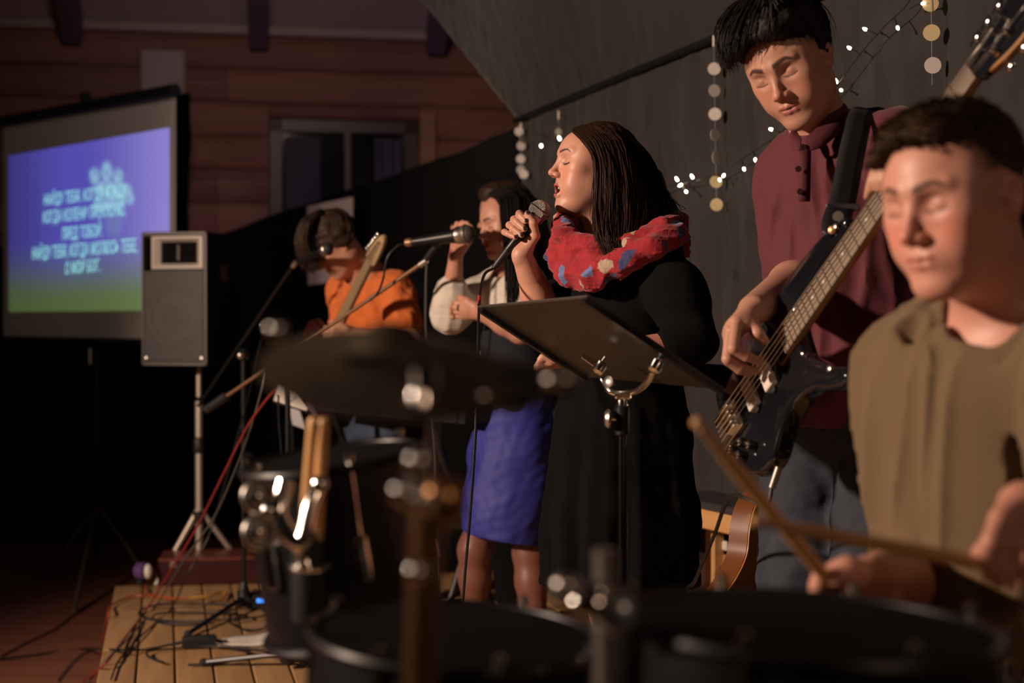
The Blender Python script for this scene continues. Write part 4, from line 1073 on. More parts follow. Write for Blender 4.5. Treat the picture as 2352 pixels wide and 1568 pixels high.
# scarf
SCF = Sdf()
l1 = [(1292, 522, 3.06), (1300, 548, 3.00), (1370, 575, 2.955), (1450, 566, 2.925), (1520, 532, 2.935), (1550, 512, 3.06), (1500, 500, 3.22), (1420, 505, 3.28), (1340, 505, 3.26), (1298, 510, 3.16), (1292, 522, 3.06)]
off = lambda q: D_(q[0], q[1], q[2] + (.008 if q[2] < 3.05 else 0))
SCF.chain([off(q) for q in l1], [.022, .026, .028, .028, .028, .030, .034, .034, .030, .026, .022], .012)
l2 = [(1282, 560, 3.12), (1276, 590, 3.04), (1305, 628, 2.985), (1360, 632, 2.945), (1430, 604, 2.905), (1500, 566, 2.890), (1556, 540, 2.935), (1545, 525, 3.12), (1470, 520, 3.26), (1370, 540, 3.30), (1300, 560, 3.22), (1282, 560, 3.12)]
SCF.chain([off(q) for q in l2], [.020, .024, .029, .033, .029, .025, .024, .026, .030, .030, .026, .020], .012)
SCF.chain([D_(1290, 540, 3.04), D_(1280, 590, 3.02), D_(1267, 612, 3.01)], [.024, .020, .004], .012)
SCF.chain([D_(1310, 590, 3.0), D_(1360, 600, 2.975), D_(1430, 580, 2.965), D_(1500, 545, 2.98)], [.026, .03, .026, .022], .014)
SCF.chain([D_(1300, 640, 3.02), D_(1345, 650, 2.975), D_(1400, 628, 2.945)], [.018, .018, .014], .008)
SCF.chain([D_(1540, 528, 3.02), D_(1566, 560, 3.05), D_(1578, 585, 3.08)], [.024, .016, .006], .012)
def srel(X, d):
    q = wav(X, 95, 4, 3, (.6, .6, 1.6)); q2 = wav(X, 230, 9, 3, (.55, .55, 1.5)); return d + .0095 * np.abs(q) - .005 + .0030 * np.abs(q2) + .0012 * wav(X, 520, 12, 3)
m_scarf = mat('scarf_print', (.46, .020, .026), .85, sheen=.2, bump=(500, .3, .001))
nt = m_scarf.node_tree; N = nt.nodes; L = nt.links; bs = N['Principled BSDF']; tc = N.new('ShaderNodeTexCoord'); mp = N.new('ShaderNodeMapping'); L.new(tc.outputs['Object'], mp.inputs[0]); mp.inputs['Scale'].default_value = (1.25, 1.25, .8); mp.inputs['Rotation'].default_value = (.2, .7, .3)
nz = N.new('ShaderNodeTexNoise'); nz.inputs['Scale'].default_value = 26; L.new(mp.outputs[0], nz.inputs['Vector']); ad = N.new('ShaderNodeMix'); ad.data_type = 'RGBA'; ad.inputs['Factor'].default_value = .035; L.new(mp.outputs[0], ad.inputs['A']); L.new(nz.outputs['Color'], ad.inputs['B'])
vo = N.new('ShaderNodeTexVoronoi'); vo.inputs['Scale'].default_value = 21; L.new(ad.outputs['Result'], vo.inputs['Vector']); sx3 = N.new('ShaderNodeSeparateColor'); L.new(vo.outputs['Color'], sx3.inputs[0])
rp = N.new('ShaderNodeValToRGB'); cr = rp.color_ramp; cr.interpolation = 'CONSTANT'; cr.elements[0].color = (.34, .012, .022, 1); cr.elements[0].position = 0; cr.elements[1].position = .50; cr.elements[1].color = (.24, .008, .018, 1)
for p_, c_ in ((.60, (.14, .19, .42, 1)), (.74, (.42, .32, .24, 1)), (.90, (.045, .05, .16, 1))): e = cr.elements.new(p_); e.color = c_
L.new(sx3.outputs[0], rp.inputs[0]); vd = N.new('ShaderNodeTexVoronoi'); vd.feature = 'DISTANCE_TO_EDGE'; vd.inputs['Scale'].default_value = 21; L.new(ad.outputs['Result'], vd.inputs['Vector'])
r2_ = N.new('ShaderNodeValToRGB'); r2_.color_ramp.elements[0].position = .10; r2_.color_ramp.elements[1].position = .16; L.new(vd.outputs['Distance'], r2_.inputs[0])
mx = N.new('ShaderNodeMix'); mx.data_type = 'RGBA'; L.new(r2_.outputs[0], mx.inputs['Factor']); mx.inputs['A'].default_value = (.34, .012, .022, 1); L.new(rp.outputs[0], mx.inputs['B']); L.new(mx.outputs['Result'], bs.inputs['Base Color'])
tag(cloth(SCF, 'scarf', .0034, m_scarf, sg, srel, .012), 'crinkled red scarf printed with blue and cream feathers')
for q in (-.08, .08): shoe(sg, hipz + V(0, q, 0), (-1, -.2, 0), m_blackp)
# her microphone and its cable
mS = microphone('microphone', mic_t, mic_h, 'microphone with a silver mesh head held at the open mouth of the singer', None, headmat=m_mesh, r=.0262)
ax = nrm(mic_h - mic_t)
MB().lathe(mic_t - ax * .052, ax, [(.0045, 0), (.0062, .006), (.0088, .018), (.0095, .045), (.0098, .054)], 16).build('plug', m_blackp, mS)
e0 = mic_t - ax * .050
b = MB().tube([e0, D_(1113, 630, 3.04), P(1103, 672, 3.28), P(1099, 740, 3.2), P(1097, 850, 3.12), P(1092, 1000, 3.08), P(1080, 1180, 3.08), P(1066, 1345, 3.1), P(1058, 1500, 3.12), V(-.12, 3.15, .02), V(-.3, 3.6, .012), V(-.6, 4.4, .012)], .0034, 8, smooth=8)
cb = b.build('microphone_cable', m_cable); tag(cb, 'thin black cable with a red band hanging from the singer\'s microphone', 'cable')
MB().tube([P(1101, 680, 3.268), P(1100, 700, 3.247)], .0042, 8).build('red_band', mat('red_tape', (.45, .03, .02), .5), cb)

# ---------------------------------------------------------------- the bass player
bp_ = person('young man in a maroon polo shirt and jeans looking down at his bass guitar', P(1930, 1300, 2.95))
H = head_frame(P(1820, 156, 2.85), f_(33, -29), math.radians(16), 1.0)
S = Sdf(); add_head(S, H, 0, True, full=.97, crown=1.0)
nb = P(1900, 330, 2.95); add_neck(S, H, nb, .055, .062)
fb = nrm(V(-.72, -.70, 0)); lat = V(.70, -.72, 0)                    # facing and his left
shR, shL = P(1830, 402, 3.0), P(2062, 345, 2.78)
S.cap(shR, shL, .062, .062, .05); S.cap(nb, P(1905, 450, 2.95), .06, .08, .05); S.cap(P(1905, 470, 2.95), P(1935, 900, 2.95), .085, .085, .06)
eR, wR = P(1862, 628, 2.98), P(1730, 712, 2.66)
S.chain([shR, eR], [.052, .046], .03); S.chain([eR, eR * .65 + wR * .35, wR], [.047, .046, .029], .02)
kn = [P(1692, 738, 2.605), P(1680, 750, 2.622), P(1675, 763, 2.642), P(1676, 776, 2.66)]
fg = [[P(1684, 800, 2.575), P(1714, 818, 2.582), P(1746, 830, 2.604)], [P(1671, 824, 2.595), P(1701, 843, 2.604), P(1733, 851, 2.62)],
      [P(1673, 828, 2.625), P(1698, 848, 2.632), P(1722, 857, 2.64)], [P(1678, 824, 2.65), P(1697, 842, 2.655), P(1713, 850, 2.66)]]
th = [P(1716, 722, 2.64), P(1726, 744, 2.615), P(1740, 766, 2.602), P(1755, 782, 2.605)]
add_hand(S, wR, kn, fg, th, 1.12, wr=.026)
# left arm reaching the neck of the bass behind the drummer's head
eL, wL = P(2190, 640, 2.55), P(2105, 452, 2.30)
S.chain([shL, eL], [.052, .046], .03); S.chain([eL, eL * .6 + wL * .4, wL], [.046, .043, .029], .02)
kn2 = [P(2085, 372, 2.31), P(2078, 392, 2.31), P(2072, 412, 2.31), P(2066, 430, 2.32)]
add_hand(S, wL, kn2, [[q + (P(2040, 0, 2.32) - P(2080, 0, 2.32)), q + (P(2012, 6, 2.34) - P(2080, 0, 2.32)), q + (P(2004, 30, 2.35) - P(2080, 0, 2.32))] for q in kn2],
         [P(2110, 432, 2.31), P(2098, 400, 2.28), P(2082, 385, 2.26), P(2066, 380, 2.25)], 1.1)
hp_ = P(1940, 985, 2.95); hipR, hipL = hp_ - lat * .09 + V(0, 0, -.02), hp_ + lat * .09 + V(0, 0, -.02)
kR, kL_ = hipR + fb * .05 + V(0, 0, -.42), hipL + fb * .06 + V(0, 0, -.42); aR, aL = V(*(hipR - fb * .02)[:2], .09), V(*(hipL + fb * .03)[:2], .09)
leg_pair(S, [hipR, hipL], [kR, kL_], [aR, aL], (.085, .058, .04))
skin_b = np.array((.51, .265, .190))
def col_b(X): return head_colors(H, X, skin_b, (.38, .135, .105), (.020, .012, .009), (.58, .20, .14), 0, .42, brow_w=1.15, fade=((.012, .008, .006), .95, .045, .0))
lo, hi = around(hp(H, 0, 0, 0), .185); lo[2] -= .03
hlo, hhi = around(P(1705, 780, 2.62), .085)
body_mesh(S, [(lo, hi, .0022), (hlo, hhi, .0021)], .0075, col_b, bp_)
# hair: thick dark swept fringe
HS = Sdf(); R = H['R']
HS.ell(hp(H, 0, -.016, .066), (.086, .102, .084), R, .02)
HS.ell(hp(H, .030, .050, .108), (.058, .056, .032), R, .03); HS.ell(hp(H, -.030, .045, .104), (.055, .055, .034), R, .03)
HS.ell(hp(H, .054, .064, .092), (.030, .032, .022), R, .02)
HS.ell(hp(H, -.060, -.02, .04), (.026, .050, .050), R, .02); HS.ell(hp(H, .060, -.02, .04), (.026, .050, .050), R, .02)
HS.ell(hp(H, 0, .096, .022), (.070, .058, .070), R, .012, -1); HS.ell(hp(H, -.070, .055, .005), (.050, .046, .055), R, .012, -1); HS.ell(hp(H, .070, .055, .005), (.050, .046, .055), R, .012, -1)
HS.ell(hp(H, 0, -.02, -.085), (.12, .12, .075), R, .02, -1)
v, f = HS.mesh(.0034, disp=lambda X, d: d + .004 * wav(X, 120, 2, 3) + .003 * wav(X, 300, 8, 3), amp=.008); hair = np_mesh('hair', v, f, m_hair_bk, bp_)
gl = []
for (x0, x1, z1, y1) in ((.075, .088, .050, .045), (.060, .088, .066, .078), (.038, .072, .084, .102), (.008, .045, .092, .112), (-.022, .006, .094, .104), (-.050, -.040, .086, .084), (-.070, -.082, .030, .030)):
    gl.append([hp(H, x0 * .4 - .02, -.06, .150), hp(H, x0 * .8, -.01, .158), hp(H, x0, .055, .146), hp(H, (x0 + x1) / 2, y1 * .95, .118), hp(H, x1, y1, z1)])
cv, rr = hair_guides(gl, 700, .0055, .0016, seed=8)
gb = [[hp(H, -.02, -.05, .155), hp(H, s_ * .06, -.06, .125), hp(H, s_ * .092, -.04, .07), hp(H, s_ * .084, -.03, .015)] for s_ in (-1, 1)]
c2, r2 = hair_guides([gb[0], [hp(H, -.02, -.07, .15), hp(H, -.03, -.11, .11), hp(H, -.03, -.125, .05), hp(H, -.03, -.10, -.02)], gb[1]], 300, .006, .0016, seed=9)
strands('hair_lock', cv + c2, rr + r2, m_hair_bk, hair)
# polo shirt
m_polo = mat('maroon_pique', (.105, .0155, .026), .82, sheen=.12, bump=(260, .35, .001))
PS = Sdf(); Rp_ = np.stack([lat, -fb, V(0, 0, 1)], 1)
PS.ell(P(1916, 520, 2.95), (.165, .122, .24), Rp_, .05); PS.cap(shR + V(0, 0, -.003), shL + V(0, 0, -.003), .078, .078, .06)
PS.cap(P(1902, 345, 2.95), P(1905, 420, 2.95), .070, .10, .05)
PS.ell(P(1936, 760, 2.95), (.164, .126, .26), Rp_, .06); PS.ell(P(1940, 930, 2.95), (.172, .128, .12), Rp_, .05)
PS.chain([shR, shR * .5 + eR * .5, shR * .08 + eR * .92], [.070, .068, .066], .04)
PS.chain([shL, shL * .5 + eL * .5, shL * .2 + eL * .8], [.074, .070, .068], .04)
def polo_rel(X, d):
    r_ = X - P(1790, 420, 3.0); a = wav(X, 70, 3, 3, (1, 1, .22)); b_ = wav(X, 150, 7, 3, (1, 1, .45))
    sl_ = np.exp(-(np.linalg.norm(r_, axis=1) / .22) ** 2)
    top_ = 1 - .75 * sm(X[:, 2], 1.46, 1.54)
    return d + .0085 * (np.abs(a) * 1.5 - .6) * top_ + .0018 * b_ * top_
hem = P(1930, 976, 2.95)[2]
v, f = PS.mesh(.0058, disp=polo_rel, amp=.032, cut=lambda X: np.maximum(hem - X[:, 2], -(np.linalg.norm((X - hp(H, 0, -.02, -.06)), axis=1) - .082)))
shirt = np_mesh('polo_shirt', v, f, m_polo, bp_)
# collar leaves, placket and buttons
m_col = mat('maroon_collar', (.085, .012, .021), .8, bump=(260, .35, .001))
def leaf(pts, name='collar'):
    g = np.array(pts); o = MB().grid(g).build(name, m_col, shirt); md = o.modifiers.new('t', 'SOLIDIFY'); md.thickness = .004; md = o.modifiers.new('s', 'SUBSURF'); md.levels = 2; md.render_levels = 2
leaf([[P(1822, 286, 2.86), P(1815, 300, 2.83), P(1812, 322, 2.82)], [P(1830, 305, 2.83), P(1828, 325, 2.80), P(1822, 345, 2.80)], [P(1842, 318, 2.805), P(1843, 333, 2.79), P(1838, 352, 2.79)]])
leaf([[P(1845, 318, 2.80), P(1847, 334, 2.785), P(1850, 352, 2.785)], [P(1868, 304, 2.80), P(1880, 322, 2.775), P(1893, 340, 2.78)], [P(1900, 268, 2.84), P(1920, 285, 2.80), P(1930, 305, 2.80)], [P(1925, 222, 2.94), P(1945, 240, 2.88), P(1955, 262, 2.86)]])
g = np.array([[P(1836 + dx - t * 2, 345 + t * 118, 2.800 - .010 * t - .004) for t in np.linspace(0, 1, 6)] for dx in (0, 13, 26)])
o = MB().grid(g).build('placket', m_col, shirt); o.modifiers.new('t', 'SOLIDIFY').thickness = .005
for (x, y, d) in ((1846, 338, 2.782), (1834, 388, 2.778), (1838, 440, 2.778)):
    MB().lathe(P(x, y, d), (-.45, -.88, 0), [(.0062, 0), (.0062, .002), (.0045, .0026), (.001, .0016)], 14).build('button', mat('button_dark', (.020, .005, .008), .85, spec=.1), shirt)
# jeans
m_jean = mat('dark_denim', (.020, .026, .042), .85, noise=(22, .7, (.036, .046, .068), (1, 1, .5)), bump=(200, .4, .001))
JS = Sdf(); JS.ell(hp_ + V(0, 0, .04), (.165, .122, .12), Rp_, .04)
JS.chain([hipR, kR, aR], [.098, .078, .068], .03); JS.chain([hipL, kL_, aL], [.098, .078, .068], .03)
waist = hp_[2] + .10
cloth(JS, 'jeans', .0065, m_jean, bp_, lambda X, d: d + .005 * wav(X, 70, 6, 3, (1, 1, .8)) + .002 * wav(X, 160, 2, 3), .012, cut=lambda X: X[:, 2] - waist)
for a_ in (aR, aL): shoe(bp_, a_, fb, m_blackp, L_=.29)

# ---------------------------------------------------------------- the drummer
dr = person('young man with cropped hair in an olive t-shirt playing the drums', V(.66, 1.9, 0))
H = head_frame(P(2200, 473, 1.82), f_(54, -13), math.radians(3), 1.0)
S = Sdf(); add_head(S, H, 0, True, full=1.0)
nb = P(2330, 755, 1.90); add_neck(S, H, nb, .056, .064)
fb = nrm(V(-.80, -.60, 0)); lat = V(.60, -.80, 0); Rp_ = np.stack([lat, -fb, V(0, 0, 1)], 1)
tc_ = P(2275, 1000, 1.92); shR, shL = P(2118, 858, 1.99), P(2500, 850, 1.75)
S.cap(shR, shL, .060, .060, .05); S.cap(nb, P(2300, 900, 1.93), .06, .08, .05); S.cap(P(2300, 900, 1.93), P(2300, 1400, 1.94), .085, .09, .06)
eR, wR = P(2098, 1345, 1.97), P(1992, 1330, 1.66)
S.chain([shR, eR], [.052, .047], .03); S.chain([eR, eR * .6 + wR * .4, wR], [.047, .044, .028], .02)
kn = [P(1940, 1300, 1.58), P(1935, 1310, 1.60), P(1932, 1320, 1.62), P(1932, 1330, 1.64)]
add_hand(S, wR, kn, [[q + V(-.03, -.012, -.008), q + V(-.032, -.006, -.030), q + V(-.012, .0, -.034)] for q in kn], [wR + V(-.012, -.03, .0), P(1950, 1318, 1.55), P(1925, 1325, 1.54), P(1905, 1325, 1.54)], 1.1)
eL, wL = P(2560, 1210, 1.62), P(2352, 1165, 1.50)
S.chain([shL, eL], [.052, .047], .03); S.chain([eL, eL * .6 + wL * .4, wL], [.047, .044, .028], .02)
kn = [P(2296, 1195, 1.46), P(2318, 1190, 1.475), P(2340, 1192, 1.49), P(2362, 1200, 1.51)]
add_hand(S, wL, kn, [[P(2276, 1245, 1.44), P(2268, 1290, 1.45), P(2272, 1322, 1.465)], [P(2302, 1248, 1.45), P(2292, 1300, 1.455), P(2294, 1336, 1.47)], [P(2330, 1252, 1.465), P(2318, 1304, 1.47), P(2318, 1340, 1.485)], [P(2358, 1256, 1.485), P(2346, 1300, 1.49), P(2344, 1332, 1.50)]],
         [P(2330, 1215, 1.50), P(2290, 1240, 1.50), P(2262, 1268, 1.49), P(2240, 1288, 1.485)], 1.12)
hp_ = V(*(tc_ - fb * .02)[:2], .60); kR, kL_ = hp_ + fb * .44 - lat * .16 + V(0, 0, -.03), hp_ + fb * .40 + lat * .22 + V(0, 0, -.03)
aR, aL = V(*(kR + fb * .06)[:2], .10), V(*(kL_ + fb * .06)[:2], .10)
leg_pair(S, [hp_ - lat * .09, hp_ + lat * .09], [kR, kL_], [aR, aL], (.085, .058, .04))
skin_d = np.array((.57, .275, .205))
def col_d(X): return head_colors(H, X, skin_d, (.46, .180, .135), (.075, .038, .020), (.66, .20, .14), 0, .55, brow_w=1.0, fade=((.045, .026, .015), .9, .050, -.012))
lo, hi = around(hp(H, 0, 0, -.02), .19); hlo, hhi = around(P(2310, 1255, 1.47), .09)
body_mesh(S, [(lo, hi, .0026), (hlo, hhi, .0028)], .0085, col_d, dr)
HS = Sdf(); R = H['R']
HS.ell(hp(H, 0, -.016, .056), (.0765, .0960, .0790), R, .02); HS.ell(hp(H, .008, .046, .100), (.050, .046, .024), R, .03); HS.ell(hp(H, .046, .074, .076), (.018, .018, .014), R, .02)
HS.ell(hp(H, 0, .092, .026), (.066, .050, .066), R, .014, -1); HS.ell(hp(H, -.072, .052, .015), (.034, .050, .052), R, .014, -1); HS.ell(hp(H, .072, .052, .015), (.034, .050, .052), R, .014, -1)
HS.ell(hp(H, 0, .02, -.075), (.12, .12, .075), R, .02, -1); HS.ell(hp(H, -.08, -.008, -.004), (.03, .026, .036), R, .01, -1); HS.ell(hp(H, .08, -.008, -.004), (.03, .026, .036), R, .01, -1)
v, f = HS.mesh(.0034, disp=lambda X, d: d + .0015 * wav(X, 300, 4, 3), amp=.004); hair = np_mesh('hair', v, f, m_hair_ds, dr)
rs = np.random.RandomState(2); idx = rs.choice(len(v), 3000); cvs = []
upv = R[:, 2]; fwv = R[:, 1]; cen = hp(H, 0, -.01, .04)
for i in idx:
    n_ = nrm(v[i] - cen); dirn = nrm(n_ * .45 + fwv * .9 + rs.normal(size=3) * .2); Lh = .005 + .007 * max(0, n_ @ upv) * (1 + max(0, n_ @ fwv)); cvs.append([v[i], v[i] + dirn * Lh * .5, v[i] + dirn * Lh + fwv * Lh * .2])
strands('hair_tuft', cvs, .0011, m_hair_ds, hair)
m_olive = mat('olive_jersey', (.135, .088, .042), .9, sheen=.15, bump=(240, .3, .001))
TS = Sdf(); TS.ell(P(2290, 980, 1.93), (.190, .128, .22), Rp_, .05); TS.cap(shR + V(0, 0, -.012), shL + V(0, 0, -.012), .071, .071, .06)
TS.cap(P(2325, 790, 1.91), P(2300, 880, 1.91), .075, .11, .05); TS.ell(P(2300, 1230, 1.94), (.185, .135, .22), Rp_, .06); TS.ell(P(2300, 1400, 1.94), (.19, .15, .12), Rp_, .05)
TS.chain([shR, shR * .75 + eR * .25, shR * .50 + eR * .50], [.073, .074, .070], .04); TS.chain([shL, shL * .5 + eL * .5, shL * .28 + eL * .72], [.073, .074, .076], .04)
def tee_rel(X, d):
    q = (X - shR) @ np.stack([lat, V(0, 0, 1), fb], 1)
    dia = wav(X, 75, 11, 3, (1, 1, .20)); big = wav(X, 42, 5, 3, (1, 1, .35))
    return d + .011 * big + .018 * np.abs(dia) - .009
ncut = P(2312, 708, 1.86)
v, f = TS.mesh(.0055, disp=tee_rel, amp=.036, cut=lambda X: -(np.linalg.norm((X - ncut) * V(1, 1, .8), axis=1) - .080))
tsh = np_mesh('t_shirt', v, f, m_olive, dr)
nv = nrm(V(-.35, -.35, .87)); cN = P(2318, 765, 1.885); b = MB(); b.torus(cN, nv, .078, .008, 40, 8); b.build('neck_band', m_olive, tsh)
m_dj = mat('navy_jeans', (.010, .012, .020), .9, bump=(200, .4, .001))
JS = Sdf(); JS.ell(hp_ + V(0, 0, .03), (.17, .14, .11), Rp_, .04); JS.chain([hp_ - lat * .09, kR, aR], [.100, .082, .068], .04); JS.chain([hp_ + lat * .09, kL_, aL], [.100, .082, .068], .04)
cloth(JS, 'jeans', .008, m_dj, dr, lambda X, d: d + .006 * wav(X, 70, 6, 3), .012)
for a_ in (aR, aL): shoe(dr, a_, fb, m_blackp, L_=.29)
st = empty('drum_throne', (hp_[0], hp_[1], 0)); tag(st, 'round black padded throne under the drummer', 'stool')
MB().lathe(V(hp_[0], hp_[1], .40), (0, 0, 1), [(.15, 0), (.165, .02), (.165, .05), (.14, .075)], 28).build('seat', m_rubber, st)
MB().tube([V(hp_[0], hp_[1], .08), V(hp_[0], hp_[1], .41)], .018, 10).build('post', m_chrome, st)
for a_ in (0, 2.1, 4.2): MB().tube([V(hp_[0], hp_[1], .18), V(hp_[0] + .24 * math.cos(a_), hp_[1] + .24 * math.sin(a_), .012)], .011, 8).build('leg', m_chrome, st)

# ---------------------------------------------------------------- woman in the white blouse
w2 = person('dark haired woman in a white blouse and blue skirt with one hand raised', P(1170, 1400, 4.85))
H = head_frame(P(1164, 521, 4.8), f_(62, -10), 0, .93)
S = Sdf(); add_head(S, H, .003, False)
nb = P(1182, 622, 4.85); add_neck(S, H, nb, .048, .055)
fb = nrm(V(-.88, -.47, 0)); lat = V(.47, -.88, 0); Rp_ = np.stack([lat, -fb, V(0, 0, 1)], 1)
shR, shL = P(1150, 648, 5.0), P(1212, 652, 4.68)
S.cap(shR, shL, .048, .048, .04); S.cap(nb, P(1182, 720, 4.87), .05, .07, .05); S.cap(P(1182, 720, 4.87), P(1180, 900, 4.86), .07, .07, .05); S.cap(P(1180, 920, 4.86), P(1178, 1050, 4.86), .08, .09, .05)
eR, wR = P(1034, 722, 4.80), P(1047, 588, 4.70)
S.chain([shR, eR], [.044, .038], .03); S.chain([eR, eR * .6 + wR * .4, wR], [.038, .035, .023], .02)
kn = [P(1066, 538, 4.64), P(1058, 535, 4.66), P(1050, 536, 4.68), P(1043, 540, 4.70)]
add_hand(S, wR, kn, [[P(1072, 518, 4.62), P(1082, 522, 4.60), P(1086, 532, 4.60)], [P(1062, 512, 4.635), P(1074, 514, 4.61), P(1080, 524, 4.61)], [P(1050, 514, 4.66), P(1060, 516, 4.63), P(1066, 526, 4.63)], [P(1040, 520, 4.69), P(1046, 522, 4.66), P(1052, 530, 4.655)]],
         [P(1062, 572, 4.66), P(1075, 556, 4.63), P(1080, 542, 4.61), P(1082, 530, 4.60)], .98)
eL, wL = P(1196, 762, 4.62), P(1100, 716, 4.62)
S.chain([shL, eL], [.044, .038], .03); S.chain([eL, eL * .6 + wL * .4, wL], [.038, .035, .023], .02)
kn = [P(1068, 698, 4.63), P(1064, 708, 4.63), P(1063, 718, 4.64), P(1066, 728, 4.65)]
fgl = [[q + V(-.030, .02, .004), q + V(-.040, .045, .0), q + V(-.036, .06, -.004)] for q in kn]
add_hand(S, wL, kn, fgl, [wL + V(-.012, -.005, .02), wL + V(-.035, .0, .035), wL + V(-.055, .02, .045), wL + V(-.068, .035, .048)], .98)
hp2 = P(1178, 1010, 4.85)
kR, kL_ = P(1090, 1262, 4.82), P(1216, 1270, 4.80); aR, aL = V(*P(1092, 1400, 4.88)[:2], .10), V(*P(1232, 1400, 4.76)[:2], .10)
leg_pair(S, [hp2 - lat * .05, hp2 + lat * .05], [kR, kL_], [aR, aL], (.052, .053, .036))
skin_w = np.array((.56, .275, .195))
def col_w(X):
    c = head_colors(H, X, skin_w, (.40, .12, .10), (.02, .012, .010), (.6, .2, .14), 0, .3)
    t = sm(X[:, 2], .66, .60)[:, None]; return c * (1 - t) + np.array((.20, .080, .058)) * t            # legs coloured darker than the other skin
lo, hi = around(hp(H, 0, 0, -.02), .17); hlo, hhi = around(P(1058, 545, 4.66), .08); h2, h3 = around(P(1075, 712, 4.64), .075)
body_mesh(S, [(lo, hi, .0032), (hlo, hhi, .003), (h2, h3, .003)], .008, col_w, w2)
MB().torus(fgl[1][0] * .5 + kn[1] * .5 + V(0, -.004, 0), (1, -.4, 0), .0105, .0022, 14, 6).build('ring', m_steel, w2)
HS = Sdf(); R = H['R']; s = H['s']
HS.ell(hp(H, 0, -.028, .056), V(.092, .100, .086) * s, R, .02); HS.ell(hp(H, -.02, -.06, .0), V(.085, .075, .10) * s, R, .03)
HS.chain([hp(H, -.055, -.045, .0), P(1196, 600, 4.68), P(1188, 700, 4.64)], [.055, .050, .024], .03); HS.chain([hp(H, 0, -.09, .0), P(1240, 590, 4.85), P(1235, 700, 4.85)], [.062, .060, .040], .03)
HS.ell(hp(H, 0, .084, -.030), V(.064, .080, .098) * s, R, .012, -1); HS.ell(hp(H, -.052, .070, -.03), V(.036, .055, .082) * s, R, .012, -1); HS.ell(hp(H, .052, .070, -.03), V(.036, .055, .082) * s, R, .012, -1)
v, f = HS.mesh(.0042, disp=lambda X, d: d + .003 * wav(X, 150, 2, 3, (1, 1, .15)), amp=.006); hair = np_mesh('hair', v, f, m_hair_bk, w2)
gl = [[hp(H, -.005, .055, .128), hp(H, -.06, .045, .10), P(1152, 500, 4.70), P(1160, 560, 4.66), P(1164, 640, 4.62), P(1166, 705, 4.60)], [hp(H, -.005, .0, .148), hp(H, -.085, -.01, .10), P(1185, 520, 4.68), P(1190, 590, 4.64), P(1184, 660, 4.61), P(1176, 712, 4.60)], [hp(H, -.005, -.05, .14), hp(H, -.085, -.07, .08), P(1220, 520, 4.72), P(1222, 590, 4.70), P(1210, 660, 4.67), P(1196, 715, 4.64)]]
cv, rr = hair_guides(gl, 500, .006, .0018, seed=12); strands('hair_lock', cv, rr, m_hair_bk, hair)
MB().sphere(P(1161, 521, 4.72), .0045, 10, 8).build('earring', mat('pearl', (.8, .75, .7), .2), w2)
m_blouse = mat('cream_blouse', (.66, .60, .53), .85, sheen=.1, bump=(120, .3, .002))
BS = Sdf(); BS.ell(P(1182, 700, 4.87), (.150, .108, .15), Rp_, .05); BS.cap(shR + V(0, 0, -.01), shL + V(0, 0, -.01), .058, .058, .05); BS.cap(P(1184, 640, 4.85), P(1182, 680, 4.86), .06, .09, .04)
BS.chain([shR, shR * .5 + eR * .5, eR], [.058, .060, .062], .04); q_ = eR * .40 + wR * .60; BS.chain([eR, eR * .72 + wR * .28, eR * .52 + wR * .48], [.062, .058, .046], .03)
BS.chain([shL, shL * .4 + eL * .6], [.058, .058], .04); BS.torus = None
BS.ell(eR * .50 + wR * .50 + V(-.004, 0, 0), (.048, .048, .022), None, .012)
v, f = BS.mesh(.0055, disp=lambda X, d: d + .006 * np.abs(wav(X, 60, 4, 3, (1, 1, .6))) - .002 + .0012 * wav(X, 150, 9, 3), amp=.012, cut=lambda X: -(np.linalg.norm(X - hp(H, 0, .03, -.12), axis=1) - .062)); np_mesh('blouse', v, f, m_blouse, w2)
m_navy = mat('navy_knit', (.008, .009, .018), .9)
NS = Sdf(); NS.chain([P(1182, 765, 4.86), P(1182, 850, 4.86), P(1184, 930, 4.86)], [.118, .112, .118], .04); cloth(NS, 'waist_top', .008, m_navy, w2)
m_blue = mat('blue_skirt', (.026, .032, .270), .65, noise=(7, .35, (.038, .046, .31)))
KS = Sdf(); KS.chain([P(1188, 925, 4.86), P(1184, 1040, 4.86), P(1166, 1160, 4.83), P(1150, 1330, 4.81)], [.118, .150, .148, .140], .05)
def kr(X, d): return d + .006 * wav(X, 45, 6, 3, (1, 1, .6)) + .002 * wav(X, 120, 3, 3)
hz_ = lambda X: (P(1055, 1218, 4.8)[2] + (X[:, 0] - P(1055, 1218, 4.8)[0]) * -.16) - X[:, 2]
cloth(KS, 'skirt', .006, m_blue, w2, kr, .012, cut=hz_)
for a_ in (aR, aL): shoe(w2, a_, fb, m_blackp, L_=.24)

# ---------------------------------------------------------------- guitarist in orange
gt = person('guitarist in an orange t-shirt with head bowed low over his guitar', P(860, 1300, 5.7))
H = head_frame(P(775, 566, 5.62), f_(72, -42), math.radians(0), 1.0)
S = Sdf(); add_head(S, H, 0, True)
nb = P(838, 628, 5.70); add_neck(S, H, nb, .054, .062)
fb = nrm(V(-.80, -.60, 0)); lat = V(.60, -.80, 0); Rp_ = np.stack([lat, -fb, V(0, 0, 1)], 1)
shR, shL = P(795, 668, 5.92), P(905, 668, 5.52)
S.cap(shR, shL, .060, .060, .05); S.cap(nb, P(860, 740, 5.74), .06, .085, .05); S.cap(P(862, 740, 5.74), P(870, 900, 5.75), .085, .085, .06)
eR, wR = P(800, 815, 5.75), P(835, 800, 5.45); eL, wL = P(945, 800, 5.42), P(805, 768, 5.36)
S.chain([shR, eR, wR], [.052, .046, .028], .03); S.chain([shL, eL, eL * .6 + wL * .4, wL], [.052, .046, .043, .028], .03)
